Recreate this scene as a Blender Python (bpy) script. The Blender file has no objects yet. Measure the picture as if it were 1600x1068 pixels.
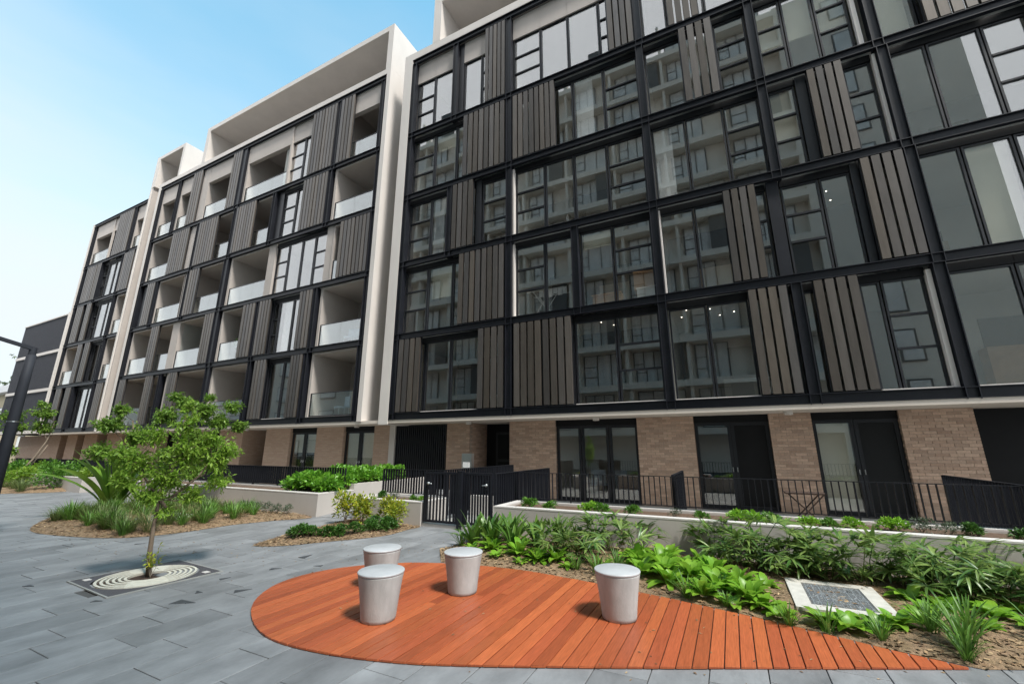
import bpy, math, random
from mathutils import Vector, Matrix, noise
R = math.radians
random.seed(7)
SC = bpy.context.scene
COL = SC.collection

# ------------------------------------------------------------------ camera, sky, sun, exposure
cam = bpy.data.cameras.new('camera')
cam.sensor_width = 36.0
cam.lens = 660.0 / 1600.0 * 36.0
cam.clip_start = 0.05
cam.clip_end = 3000.0
camo = bpy.data.objects.new('camera', cam)
COL.objects.link(camo)
camo.location = (0, 0, 1.65)
camo.rotation_euler = (R(90 + 14.1), 0, R(26.67))
SC.camera = camo

SUN_EL, SUN_AZ = 56.0, 112.0            # azimuth clockwise from +Y: the sun stands to the right and a little behind
world = bpy.data.worlds.new('World')
SC.world = world
world.use_nodes = True
wn, wl = world.node_tree.nodes, world.node_tree.links
wn.clear()
w_out = wn.new('ShaderNodeOutputWorld')
w_bg = wn.new('ShaderNodeBackground')
sky = wn.new('ShaderNodeTexSky')
sky.sky_type = 'NISHITA'
sky.sun_disc = False
sky.sun_elevation = R(SUN_EL)
sky.sun_rotation = R(SUN_AZ)
sky.air_density = 1.0
sky.dust_density = 0.4
sky.ozone_density = 1.6
# thin bright haze: white towards the horizon all the way round, a few faint streaks higher up
w_tc = wn.new('ShaderNodeTexCoord')
w_sep = wn.new('ShaderNodeSeparateXYZ')
wl.new(w_tc.outputs['Generated'], w_sep.inputs[0])
w_map = wn.new('ShaderNodeMapping')
w_map.inputs['Scale'].default_value = (1.6, 1.6, 6.0)
wl.new(w_tc.outputs['Generated'], w_map.inputs[0])
w_noise = wn.new('ShaderNodeTexNoise')
w_noise.inputs['Scale'].default_value = 1.3
w_noise.inputs['Detail'].default_value = 5.0
wl.new(w_map.outputs[0], w_noise.inputs['Vector'])
w_add = wn.new('ShaderNodeMath'); w_add.operation = 'MULTIPLY_ADD'
w_add.inputs[1].default_value = -0.30
wl.new(w_noise.outputs['Fac'], w_add.inputs[0])
wl.new(w_sep.outputs['Z'], w_add.inputs[2])
w_ramp = wn.new('ShaderNodeMapRange')
w_ramp.interpolation_type = 'SMOOTHSTEP'
w_ramp.inputs['From Min'].default_value = 0.04
w_ramp.inputs['From Max'].default_value = 0.73
w_ramp.inputs['To Min'].default_value = 0.97
w_ramp.inputs['To Max'].default_value = 0.06
w_mix = wn.new('ShaderNodeMixRGB')
w_hz = wn.new('ShaderNodeMixRGB')
w_hz.inputs['Color1'].default_value = (3.55, 3.75, 3.95, 1)
w_hz.inputs['Color2'].default_value = (9.0, 9.3, 9.7, 1)
wl.new(w_hz.outputs[0], w_mix.inputs['Color2'])
# the glazing mirrors a whiter sky behind the camera: more cloud towards -Y
w_back = wn.new('ShaderNodeMapRange'); w_back.interpolation_type = 'SMOOTHSTEP'
w_back.inputs['From Min'].default_value = 0.0
w_back.inputs['From Max'].default_value = -0.55
w_back.inputs['To Min'].default_value = 0.0
w_back.inputs['To Max'].default_value = 0.62
wl.new(w_sep.outputs['Y'], w_back.inputs['Value'])
w_sub = wn.new('ShaderNodeMath'); w_sub.operation = 'SUBTRACT'
wl.new(w_add.outputs[0], w_sub.inputs[0]); wl.new(w_back.outputs[0], w_sub.inputs[1]); wl.new(w_back.outputs[0], w_hz.inputs['Fac'])
wl.new(w_sub.outputs[0], w_ramp.inputs['Value'])
wl.new(w_ramp.outputs[0], w_mix.inputs['Fac'])
w_gain = wn.new('ShaderNodeMixRGB'); w_gain.blend_type = 'MULTIPLY'
w_gain.inputs['Fac'].default_value = 1.0
w_gain.inputs['Color2'].default_value = (1.02, 1.74, 1.44, 1)
wl.new(sky.outputs[0], w_gain.inputs['Color1'])
wl.new(w_gain.outputs[0], w_mix.inputs['Color1'])
wl.new(w_mix.outputs[0], w_bg.inputs['Color'])
w_bg.inputs['Strength'].default_value = 0.10
wl.new(w_bg.outputs[0], w_out.inputs[0])

sun = bpy.data.lights.new('sun', 'SUN')
sun.energy = 2.0
sun.angle = R(10)
sun.color = (1.0, 0.96, 0.90)
suno = bpy.data.objects.new('sun', sun)
COL.objects.link(suno)
_d = Vector((math.sin(R(SUN_AZ)) * math.cos(R(SUN_EL)), math.cos(R(SUN_AZ)) * math.cos(R(SUN_EL)), math.sin(R(SUN_EL))))
suno.rotation_euler = _d.to_track_quat('Z', 'Y').to_euler()
suno.location = (30, -10, 60)

vs = SC.view_settings
vs.view_transform = 'Standard'
vs.look = 'None'
vs.gamma = 1.0
vs.use_curve_mapping = False
vs.exposure = 1.35
SC.cycles.max_bounces = 8
SC.cycles.diffuse_bounces = 3
SC.cycles.glossy_bounces = 4
SC.cycles.transparent_max_bounces = 16
SC.cycles.sample_clamp_indirect = 6.0
SC.cycles.use_denoising = True

# ------------------------------------------------------------------ materials
def nodes(m):
    m.use_nodes = True
    t = m.node_tree
    return t.nodes, t.links, t.nodes['Principled BSDF']

def mat(name, col, rough=0.6, metal=0.0, var=0.0, nscale=4.0, namp=0.0, bump=0.0, bscale=60.0, rand=False, spec=0.5, stretch=(1, 1, 1), col2=None, detail=4.0):
    """plain procedural material: base colour, noise mottling, per-piece variation, fine bump"""
    m = bpy.data.materials.new(name)
    n, l, p = nodes(m)
    p.inputs['Roughness'].default_value = rough
    p.inputs['Metallic'].default_value = metal
    p.inputs['Specular IOR Level'].default_value = spec
    tc = n.new('ShaderNodeTexCoord')
    mp = n.new('ShaderNodeMapping')
    mp.inputs['Scale'].default_value = stretch
    geo = n.new('ShaderNodeNewGeometry')
    l.new(geo.outputs['Position'], mp.inputs[0])
    cur = None
    c = n.new('ShaderNodeRGB'); c.outputs[0].default_value = (*col, 1); cur = c.outputs[0]
    if rand:
        oi = n.new('ShaderNodeObjectInfo')
        ad = n.new('ShaderNodeMath'); ad.operation = 'ADD'
        l.new(oi.outputs['Random'], ad.inputs[0]); l.new(geo.outputs['Random Per Island'], ad.inputs[1])
        fr = n.new('ShaderNodeMath'); fr.operation = 'FRACT'; l.new(ad.outputs[0], fr.inputs[0])
        rnd = fr.outputs[0]
        if col2 is not None:
            mx = n.new('ShaderNodeMixRGB'); l.new(rnd, mx.inputs['Fac'])
            l.new(cur, mx.inputs['Color1']); mx.inputs['Color2'].default_value = (*col2, 1); cur = mx.outputs[0]
        if var > 0:
            wh = n.new('ShaderNodeTexWhiteNoise'); wh.noise_dimensions = '1D'; l.new(rnd, wh.inputs['W'])
            mr = n.new('ShaderNodeMapRange'); l.new(wh.outputs['Value'], mr.inputs['Value'])
            mr.inputs['To Min'].default_value = 1 - var; mr.inputs['To Max'].default_value = 1 + var
            hs = n.new('ShaderNodeHueSaturation'); l.new(mr.outputs[0], hs.inputs['Value']); l.new(cur, hs.inputs['Color']); cur = hs.outputs[0]
    elif col2 is not None:
        nz0 = n.new('ShaderNodeTexNoise'); nz0.inputs['Scale'].default_value = nscale * 0.37; nz0.inputs['Detail'].default_value = 3
        l.new(mp.outputs[0], nz0.inputs['Vector'])
        cr = n.new('ShaderNodeMapRange'); cr.inputs['From Min'].default_value = 0.35; cr.inputs['From Max'].default_value = 0.65
        l.new(nz0.outputs['Fac'], cr.inputs['Value'])
        mx = n.new('ShaderNodeMixRGB'); l.new(cr.outputs[0], mx.inputs['Fac'])
        l.new(cur, mx.inputs['Color1']); mx.inputs['Color2'].default_value = (*col2, 1); cur = mx.outputs[0]
    if namp > 0:
        nz = n.new('ShaderNodeTexNoise'); nz.inputs['Scale'].default_value = nscale; nz.inputs['Detail'].default_value = detail
        nz.inputs['Roughness'].default_value = 0.65
        l.new(mp.outputs[0], nz.inputs['Vector'])
        mr = n.new('ShaderNodeMapRange'); l.new(nz.outputs['Fac'], mr.inputs['Value'])
        mr.inputs['From Min'].default_value = 0.25; mr.inputs['From Max'].default_value = 0.75
        mr.inputs['To Min'].default_value = 1 - namp; mr.inputs['To Max'].default_value = 1 + namp
        hs = n.new('ShaderNodeHueSaturation'); l.new(mr.outputs[0], hs.inputs['Value']); l.new(cur, hs.inputs['Color']); cur = hs.outputs[0]
    l.new(cur, p.inputs['Base Color'])
    if bump > 0:
        nb = n.new('ShaderNodeTexNoise'); nb.inputs['Scale'].default_value = bscale; nb.inputs['Detail'].default_value = 5
        l.new(mp.outputs[0], nb.inputs['Vector'])
        bp = n.new('ShaderNodeBump'); bp.inputs['Strength'].default_value = bump; bp.inputs['Distance'].default_value = 0.02
        l.new(nb.outputs['Fac'], bp.inputs['Height']); l.new(bp.outputs[0], p.inputs['Normal'])
    return m

def leafmat(name, col, col2, trans=0.35, rough=0.42, spec=0.35, namp=0.25):
    m = bpy.data.materials.new(name)
    n, l, p = nodes(m)
    out = n['Material Output']
    geo = n.new('ShaderNodeNewGeometry'); oi = n.new('ShaderNodeObjectInfo')
    ad = n.new('ShaderNodeMath'); ad.operation = 'ADD'; l.new(oi.outputs['Random'], ad.inputs[0]); l.new(geo.outputs['Random Per Island'], ad.inputs[1])
    fr = n.new('ShaderNodeMath'); fr.operation = 'FRACT'; l.new(ad.outputs[0], fr.inputs[0])
    mx = n.new('ShaderNodeMixRGB'); l.new(fr.outputs[0], mx.inputs['Fac'])
    mx.inputs['Color1'].default_value = (*col, 1); mx.inputs['Color2'].default_value = (*col2, 1)
    nz = n.new('ShaderNodeTexNoise'); nz.inputs['Scale'].default_value = 5.0; nz.inputs['Detail'].default_value = 3
    l.new(geo.outputs['Position'], nz.inputs['Vector'])
    mr = n.new('ShaderNodeMapRange'); mr.inputs['From Min'].default_value = .3; mr.inputs['From Max'].default_value = .7
    mr.inputs['To Min'].default_value = 1 - namp; mr.inputs['To Max'].default_value = 1 + namp
    l.new(nz.outputs['Fac'], mr.inputs['Value'])
    hs = n.new('ShaderNodeHueSaturation'); l.new(mx.outputs[0], hs.inputs['Color']); l.new(mr.outputs[0], hs.inputs['Value'])
    l.new(hs.outputs[0], p.inputs['Base Color'])
    p.inputs['Roughness'].default_value = rough; p.inputs['Specular IOR Level'].default_value = spec
    tr = n.new('ShaderNodeBsdfTranslucent'); l.new(hs.outputs[0], tr.inputs['Color'])
    ms = n.new('ShaderNodeMixShader'); ms.inputs[0].default_value = trans
    l.new(p.outputs[0], ms.inputs[1]); l.new(tr.outputs[0], ms.inputs[2]); l.new(ms.outputs[0], out.inputs['Surface'])
    return m

def glassmat(name, ior, tint=(0.75, 0.8, 0.8), rough=0.0, gcol=(1, 1, 1), wave=0.0):
    m = bpy.data.materials.new(name)
    n, l, p = nodes(m)
    out = n['Material Output']; n.remove(p)
    fr = n.new('ShaderNodeFresnel'); g0 = n.new('ShaderNodeNewGeometry')
    e = n.new('ShaderNodeMath'); e.operation = 'MULTIPLY_ADD'; e.inputs[1].default_value = -2.0; e.inputs[2].default_value = 1.0
    l.new(g0.outputs['Backfacing'], e.inputs[0])
    pw = n.new('ShaderNodeMath'); pw.operation = 'POWER'; pw.inputs[0].default_value = ior      # same reflectance from either face
    l.new(e.outputs[0], pw.inputs[1]); l.new(pw.outputs[0], fr.inputs['IOR'])
    tr = n.new('ShaderNodeBsdfTransparent'); tr.inputs['Color'].default_value = (*tint, 1)
    gl = n.new('ShaderNodeBsdfGlossy'); gl.inputs['Roughness'].default_value = rough; gl.inputs['Color'].default_value = (*gcol, 1)
    if wave > 0:
        geo = n.new('ShaderNodeNewGeometry')
        nz = n.new('ShaderNodeTexNoise'); nz.inputs['Scale'].default_value = 1.1; nz.inputs['Detail'].default_value = 1
        l.new(geo.outputs['Position'], nz.inputs['Vector'])
        bp = n.new('ShaderNodeBump'); bp.inputs['Strength'].default_value = wave; bp.inputs['Distance'].default_value = 0.02
        l.new(nz.outputs['Fac'], bp.inputs['Height']); l.new(bp.outputs[0], gl.inputs['Normal'])
    ms = n.new('ShaderNodeMixShader')
    l.new(fr.outputs[0], ms.inputs[0]); l.new(tr.outputs[0], ms.inputs[1]); l.new(gl.outputs[0], ms.inputs[2])
    l.new(ms.outputs[0], out.inputs['Surface'])
    return m

def emit(name, col, s):
    m = bpy.data.materials.new(name)
    n, l, p = nodes(m)
    p.inputs['Emission Color'].default_value = (*col, 1); p.inputs['Emission Strength'].default_value = s
    return m

def brickmat(name):
    m = bpy.data.materials.new(name)
    n, l, p = nodes(m)
    geo = n.new('ShaderNodeNewGeometry'); sp = n.new('ShaderNodeSeparateXYZ'); l.new(geo.outputs['Position'], sp.inputs[0])
    ad = n.new('ShaderNodeMath'); l.new(sp.outputs['X'], ad.inputs[0]); l.new(sp.outputs['Y'], ad.inputs[1])
    cb = n.new('ShaderNodeCombineXYZ'); l.new(ad.outputs[0], cb.inputs['X']); l.new(sp.outputs['Z'], cb.inputs['Y'])
    br = n.new('ShaderNodeTexBrick'); l.new(cb.outputs[0], br.inputs['Vector'])
    br.inputs['Scale'].default_value = 1.0; br.inputs['Brick Width'].default_value = 0.25; br.inputs['Row Height'].default_value = 0.073
    br.inputs['Mortar Size'].default_value = 0.007; br.inputs['Bias'].default_value = 0.0
    br.inputs['Color1'].default_value = (0.55, 0.39, 0.295, 1); br.inputs['Color2'].default_value = (0.48, 0.325, 0.24, 1)
    br.inputs['Mortar'].default_value = (0.40, 0.31, 0.245, 1)
    l.new(br.outputs['Color'], p.inputs['Base Color'])
    p.inputs['Roughness'].default_value = 0.85
    bp = n.new('ShaderNodeBump'); bp.inputs['Strength'].default_value = 0.5; bp.inputs['Distance'].default_value = 0.01; bp.invert = True
    l.new(br.outputs['Fac'], bp.inputs['Height']); l.new(bp.outputs[0], p.inputs['Normal'])
    return m

M = {}
M['steel'] = mat('black_steel', (0.012, 0.013, 0.018), 0.45, 0.0, nscale=3, namp=0.25, spec=0.3)
M['steel_web'] = mat('black_steel_web', (0.013, 0.014, 0.018), 0.5, 0.0, nscale=2, namp=0.3)
M['frame'] = mat('window_frame_metal', (0.015, 0.016, 0.020), 0.42, nscale=5, namp=0.15, spec=0.4)
M['slat'] = mat('bronze_slat', (0.110, 0.091, 0.074), 0.42, 0.40, var=0.28, rand=True, col2=(0.092, 0.084, 0.080), nscale=9, namp=0.18, stretch=(1, 1, 0.15))
M['white'] = mat('white_render', (0.66, 0.61, 0.57), 0.75, nscale=0.8, namp=0.07, bump=0.08, bscale=90, stretch=(1, 1, .4))
M['beige'] = mat('beige_render', (0.47, 0.42, 0.385), 0.8, nscale=0.9, namp=0.08, bump=0.08, bscale=90)
M['soffit'] = mat('soffit_paint', (0.62, 0.55, 0.48), 0.8, nscale=0.7, namp=0.05)
M['plaster'] = mat('interior_plaster', (0.46, 0.455, 0.42), 0.85, nscale=0.5, namp=0.1)
M['room_grey'] = mat('room_grey', (0.22, 0.22, 0.22), 0.85, nscale=0.6, namp=0.15)
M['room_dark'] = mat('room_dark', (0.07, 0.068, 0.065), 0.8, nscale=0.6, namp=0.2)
M['room_warm'] = mat('room_warm', (0.40, 0.33, 0.25), 0.85, nscale=0.6, namp=0.12)
M['floor_in'] = mat('interior_floor', (0.16, 0.13, 0.10), 0.5, nscale=1.5, namp=0.2)
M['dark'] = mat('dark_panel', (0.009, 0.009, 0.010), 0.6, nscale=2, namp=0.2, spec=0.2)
M['brick'] = mat('brick_piece', (0.55, 0.39, 0.295), 0.85, rand=True, var=0.17, col2=(0.475, 0.32, 0.235), nscale=22, namp=0.16, bump=0.3, bscale=80)
M['mortar'] = mat('mortar', (0.40, 0.315, 0.25), 0.9, nscale=8, namp=0.12)
M['brick_far'] = brickmat('brick_far')
M['glass'] = glassmat('window_glass', 2.2, (0.945, 0.942, 0.925))
M['glass_bal'] = glassmat('balustrade_glass', 2.1, (0.90, 0.94, 0.93))
M['paver'] = mat('slate_paver', (0.215, 0.216, 0.222), 0.55, rand=True, var=0.17, nscale=3.1, namp=0.34, bump=0.15, bscale=35, detail=8, stretch=(1, .5, 1))
M['paver_dark'] = mat('dark_stone', (0.055, 0.057, 0.063), 0.5, nscale=14, namp=0.3)
M['joint'] = mat('paving_bed', (0.075, 0.072, 0.07), 0.9, nscale=1.2, namp=0.2)
M['asphalt'] = mat('ground', (0.15, 0.15, 0.155), 0.9, nscale=0.4, namp=0.2)
M['plank'] = mat('deck_timber', (0.43, 0.112, 0.040), 0.42, rand=True, var=0.17, col2=(0.33, 0.076, 0.031), nscale=7, namp=0.30, bump=0.12, bscale=40, stretch=(14, 0.8, 1), detail=6, spec=0.4)
M['dark_brown'] = mat('dark_brown_matte', (0.05, 0.028, 0.018), 0.9, nscale=3, namp=0.2)
M['concrete'] = mat('concrete', (0.405, 0.405, 0.395), 0.8, nscale=7, namp=0.24, bump=0.15, bscale=120, detail=8, stretch=(1, 1, .35))
M['concrete_pale'] = mat('pale_concrete', (0.52, 0.49, 0.44), 0.85, nscale=9, namp=0.18, bump=0.2, bscale=120, detail=8)
M['seat_top'] = mat('sky_tinted_concrete', (0.46, 0.465, 0.475), 0.42, nscale=6, namp=0.12, detail=6)  # paler and cooler than the body: sky reflection put into the colour
M['wall'] = mat('planter_render', (0.47, 0.43, 0.40), 0.8, nscale=1.4, namp=0.09, bump=0.1, bscale=100, detail=8, stretch=(1, 1, .5))
M['coping'] = mat('planter_coping', (0.60, 0.56, 0.53), 0.75, nscale=2, namp=0.08)
M['mulch'] = mat('mulch', (0.27, 0.175, 0.105), 0.95, nscale=26, namp=0.55, col2=(0.19, 0.13, 0.07), bump=0.9, bscale=70, detail=8)
M['straw'] = mat('straw_chip', (0.36, 0.25, 0.14), 0.9, rand=True, var=0.45, col2=(0.16, 0.09, 0.045))
M['soil'] = mat('planter_soil', (0.12, 0.072, 0.045), 0.95, nscale=30, namp=0.5, bump=0.8, bscale=60)
M['wall_grey'] = mat('grey_trim', (0.30, 0.295, 0.28), 0.7, nscale=6, namp=0.15)
M['gravel'] = mat('gravel', (0.30, 0.31, 0.32), 0.8, rand=True, var=0.4)
M['bark'] = mat('bark', (0.17, 0.125, 0.09), 0.9, nscale=20, namp=0.35, bump=0.5, bscale=50, stretch=(1, 1, .25))
M['bark_pale'] = mat('bark_pale', (0.26, 0.21, 0.16), 0.9, nscale=14, namp=0.3, bump=0.4, bscale=50, stretch=(1, 1, .25))
M['chrome'] = mat('brushed_metal', (0.7, 0.7, 0.7), 0.3, 1.0, nscale=9, namp=0.05)
M['galv'] = mat('galvanised_steel', (0.42, 0.44, 0.46), 0.5, 0.6, nscale=20, namp=0.2)
M['blind'] = mat('roller_blind', (0.55, 0.55, 0.47), 0.85, nscale=1, namp=0.05)
M['screen'] = mat('fly_screen', (0.016, 0.017, 0.018), 0.75, nscale=40, namp=0.2, spec=0.2)
M['lamp_grey'] = mat('lamp_paint', (0.040, 0.042, 0.052), 0.65, nscale=3, namp=0.15, spec=0.3)
M['card'] = mat('cardboard', (0.40, 0.25, 0.14), 0.85, nscale=6, namp=0.15)
M['paper'] = mat('white_paper', (0.75, 0.75, 0.73), 0.8, nscale=4, namp=0.05)
M['cloth'] = mat('white_cloth', (0.62, 0.64, 0.66), 0.9, nscale=9, namp=0.12)
M['cloth_blue'] = mat('pale_blue_plastic', (0.42, 0.50, 0.60), 0.6, nscale=9, namp=0.1)
M['cement_ring'] = mat('pale_grate_concrete', (0.58, 0.55, 0.47), 0.75, nscale=16, namp=0.15, bump=0.1, bscale=150)
M['plate'] = mat('dark_grate_plate', (0.075, 0.068, 0.075), 0.55, nscale=90, namp=0.5, bump=0.3, bscale=160)
M['opp'] = mat('opposite_render', (0.78, 0.72, 0.63), 0.8, nscale=0.3, namp=0.08)
M['opp_dark'] = mat('opposite_cladding', (0.10, 0.095, 0.09), 0.5, nscale=1, namp=0.2)
M['opp_glass'] = mat('opposite_glass', (0.64, 0.64, 0.61), 0.08, nscale=1, namp=0.2, spec=0.9)  # pale base colour stands in for sky mirrored in these panes
M['roof'] = mat('pale_roof', (0.62, 0.62, 0.63), 0.6, nscale=1, namp=0.1)
M['cream'] = mat('cream_wall', (0.52, 0.44, 0.30), 0.85, nscale=0.8, namp=0.1)
M['lampglow'] = emit('lamp_glow', (1.0, 0.93, 0.8), 4.0)
L_ = leafmat
M['lf_tree'] = L_('leaf_young_tree', (0.20, 0.36, 0.04), (0.34, 0.49, 0.075), .45)
M['lf_tree2'] = L_('leaf_multi_stem', (0.12, 0.24, 0.035), (0.24, 0.37, 0.06), .42)
M['lf_far'] = L_('leaf_far_tree', (0.085, 0.120, 0.055), (0.15, 0.19, 0.09), .3)
M['lf_rosette'] = L_('leaf_rosette', (0.17, 0.37, 0.03), (0.26, 0.45, 0.045), .4, .35)
M['lf_palm'] = L_('leaf_lady_palm', (0.060, 0.145, 0.030), (0.24, 0.33, 0.085), .30, .34, .5)
M['lf_broad'] = L_('leaf_broad', (0.045, 0.125, 0.020), (0.16, 0.28, 0.045), .3, .32, .5)
M['lf_grass'] = L_('leaf_mat_rush', (0.08, 0.19, 0.03), (0.16, 0.30, 0.05), .3)
M['lf_olive'] = L_('leaf_olive_grass', (0.095, 0.150, 0.035), (0.175, 0.215, 0.075), .3)
M['lf_dry'] = L_('leaf_dry', (0.28, 0.22, 0.10), (0.34, 0.29, 0.15), .2)
M['lf_crinum'] = L_('leaf_strap', (0.14, 0.29, 0.03), (0.23, 0.38, 0.05), .4, .35)
M['lf_hedge'] = L_('leaf_low_hedge', (0.035, 0.105, 0.018), (0.09, 0.20, 0.03), .25)
M['lf_yellow'] = L_('leaf_yellow_shrub', (0.48, 0.46, 0.04), (0.17, 0.28, 0.03), .35)
M['lf_small'] = L_('leaf_small_shrub', (0.07, 0.19, 0.025), (0.15, 0.31, 0.04), .3)
M['lf_grey'] = L_('leaf_grey_shrub', (0.075, 0.105, 0.060), (0.11, 0.14, 0.085), .25)
M['lf_phil'] = L_('leaf_philodendron', (0.11, 0.30, 0.025), (0.20, 0.41, 0.04), .35, .35, .5)

# ------------------------------------------------------------------ mesh helpers
class MB:
    def __init__(s):
        s.v = []; s.f = []; s.smooth = False
    def box(s, x0, x1, y0, y1, z0, z1):
        b = len(s.v)
        s.v += [(x0, y0, z0), (x1, y0, z0), (x1, y1, z0), (x0, y1, z0), (x0, y0, z1), (x1, y0, z1), (x1, y1, z1), (x0, y1, z1)]
        s.f += [(b, b+3, b+2, b+1), (b+4, b+5, b+6, b+7), (b, b+1, b+5, b+4), (b+1, b+2, b+6, b+5), (b+2, b+3, b+7, b+6), (b+3, b, b+4, b+7)]
        return s
    def poly(s, pts):
        b = len(s.v); s.v += [tuple(p) for p in pts]; s.f.append(tuple(range(b, b+len(pts)))); return s
    def prism(s, poly, z0, z1, top=None):
        """closed outline (counter-clockwise) extruded upwards"""
        n = len(poly); b = len(s.v)
        s.v += [(x, y, z0) for x, y in poly] + [(x, y, z1) for x, y in (top or poly)]
        s.f.append(tuple(range(b+n-1, b-1, -1))); s.f.append(tuple(range(b+n, b+2*n)))
        for i in range(n):
            j = (i+1) % n
            s.f.append((b+i, b+j, b+n+j, b+n+i))
        return s
    def tube(s, pts, rad, n=8, cap=True):
        pts = [Vector(p) for p in pts]; b0 = len(s.v)
        if not hasattr(rad, '__len__'): rad = [rad] * len(pts)
        ref = None
        for i, p in enumerate(pts):
            d = (pts[min(i+1, len(pts)-1)] - pts[max(i-1, 0)]).normalized()
            if ref is None: ref = Vector((1, 0, 0)) if abs(d.x) < .8 else Vector((0, 1, 0))
            u = (ref - d * ref.dot(d)).normalized(); w = d.cross(u); ref = u
            for k in range(n):
                a = 2*math.pi*k/n
                q = p + (u*math.cos(a) + w*math.sin(a)) * rad[i]
                s.v.append(tuple(q))
        for i in range(len(pts)-1):
            for k in range(n):
                a, c = b0+i*n+k, b0+i*n+(k+1) % n
                s.f.append((a, c, c+n, a+n))
        if cap:
            s.f.append(tuple(range(b0+n-1, b0-1, -1))); e = b0+(len(pts)-1)*n; s.f.append(tuple(range(e, e+n)))
        return s
    def lathe(s, prof, n=40, c=(0, 0)):
        b0 = len(s.v)
        for r, z in prof:
            for k in range(n):
                a = 2*math.pi*k/n; s.v.append((c[0]+r*math.cos(a), c[1]+r*math.sin(a), z))
        for i in range(len(prof)-1):
            for k in range(n):
                a, d = b0+i*n+k, b0+i*n+(k+1) % n
                s.f.append((a, d, d+n, a+n))
        s.f.append(tuple(range(b0+n-1, b0-1, -1))); e = b0+(len(prof)-1)*n; s.f.append(tuple(range(e, e+n)))
        return s
    def blade(s, base, d, length, w, droop=0.5, seg=4, tip=0.08, fold=0.15, up=(0, 0, 1), prof=None, roll=0.0):
        """a leaf blade: a folded strip that starts at base, runs along d and bends down"""
        d = Vector(d).normalized(); p = Vector(base); up = Vector(up)
        side = d.cross(up)
        if side.length < 1e-3: side = d.cross(Vector((1, 0, 0)))
        side.normalize()
        if roll: side = Matrix.Rotation(roll, 3, d) @ side
        b = len(s.v)
        for i in range(seg+1):
            t = i/seg
            k = (prof(t) if prof else max(tip, math.sin(math.pi*min(1, .18+.82*t))**.8 if t > .0 else .45)) * w/2
            if i == seg: k = w*tip/2
            nrm = side.cross(d).normalized()
            s.v += [tuple(p - side*k + nrm*k*fold), tuple(p), tuple(p + side*k + nrm*k*fold)]
            p = p + d*(length/seg)
            ang = droop/seg
            d = (Matrix.Rotation(-ang, 3, side) @ d)
        for i in range(seg):
            a = b+i*3
            s.f += [(a, a+1, a+4, a+3), (a+1, a+2, a+5, a+4)]
        return s
    def leaf(s, p, d, n, l, w):
        """small folded leaf of four corners"""
        side = d.cross(n)
        if side.length < 1e-4: return s
        side.normalize(); b = len(s.v)
        m = p + d*(l*.45)
        s.v += [tuple(p), tuple(m - side*w*.5 + n*w*.14), tuple(p + d*l - n*l*.12), tuple(m + side*w*.5 + n*w*.14)]
        s.f += [(b, b+2, b+1), (b, b+3, b+2)]
        return s
    def mesh(s, name, m, smooth=False):
        me = bpy.data.meshes.new(name); me.from_pydata(s.v, [], s.f); me.materials.append(m)
        if smooth or s.smooth:
            me.polygons.foreach_set('use_smooth', [True]*len(me.polygons))
        me.update(); return me
    def build(s, name, m, parent=None, smooth=False):
        return link(name, s.mesh(name, m, smooth), parent)

def wpos(o):
    v = Vector((0, 0, 0))
    while o is not None: v += o.location; o = o.parent
    return v

def link(name, me, parent=None, loc=None, local=False):
    """link a mesh object; the mesh is in world coordinates unless loc/local says otherwise"""
    o = bpy.data.objects.new(name, me); COL.objects.link(o)
    if parent is not None:
        o.parent = parent
        if local: o.location = loc or (0, 0, 0)
        else: o.location = (Vector(loc) if loc else Vector((0, 0, 0))) - wpos(parent)
    elif loc: o.location = loc
    return o

def tag(o, label=None, cat=None, group=None, kind=None):
    if label: o['label'] = label
    if cat: o['category'] = cat
    if group: o['group'] = group
    if kind: o['kind'] = kind
    return o

def thing(name, label, cat, loc, group=None, rz=0.0):
    o = bpy.data.objects.new(name, None); COL.objects.link(o); o.location = loc; o.rotation_euler = (0, 0, rz)
    o.empty_display_size = 0.2
    return tag(o, label, cat, group)

_bc = {}
def piece(name, m, parent, x0, x1, y0, y1, z0, z1, bev=0.0):
    """one box-shaped piece; alike pieces share mesh data, origin at the lower front corner"""
    k = (name, m.name, round(x1-x0, 3), round(y1-y0, 3), round(z1-z0, 3), bev)
    if k not in _bc:
        b = MB(); a, c, e = x1-x0, y1-y0, z1-z0
        if bev > 0:
            b.box(0, a, 0, c, 0, e-bev)
            b.prism([(0, 0), (a, 0), (a, c), (0, c)], e-bev, e, [(bev, bev), (a-bev, bev), (a-bev, c-bev), (bev, c-bev)])
            b.f = [f for i, f in enumerate(b.f) if i not in (1, 6)]
        else: b.box(0, a, 0, c, 0, e)
        _bc[k] = b.mesh(name, m)
    return link(name, _bc[k], parent, (x0, y0, z0))

def copy_tree(o, parent=None):
    c = o.copy(); COL.objects.link(c)
    if parent is not None: c.parent = parent
    for ch in o.children: copy_tree(ch, c)
    return c

def inside(p, poly):
    x, y = p; r = False; n = len(poly)
    for i in range(n):
        x0, y0 = poly[i]; x1, y1 = poly[(i+1) % n]
        if (y0 > y) != (y1 > y) and x < (x1-x0)*(y-y0)/(y1-y0)+x0: r = not r
    return r

def smooth_poly(P, sub=5):
    out = []; n = len(P)
    for i in range(n):
        p0, p1, p2, p3 = [Vector(P[(i+k-1) % n]) for k in range(4)]
        for j in range(sub):
            t = j/sub
            q = .5*((2*p1)+(-p0+p2)*t+(2*p0-5*p1+4*p2-p3)*t*t+(-p0+3*p1-3*p2+p3)*t**3)
            out.append((q.x, q.y))
    return out

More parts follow.
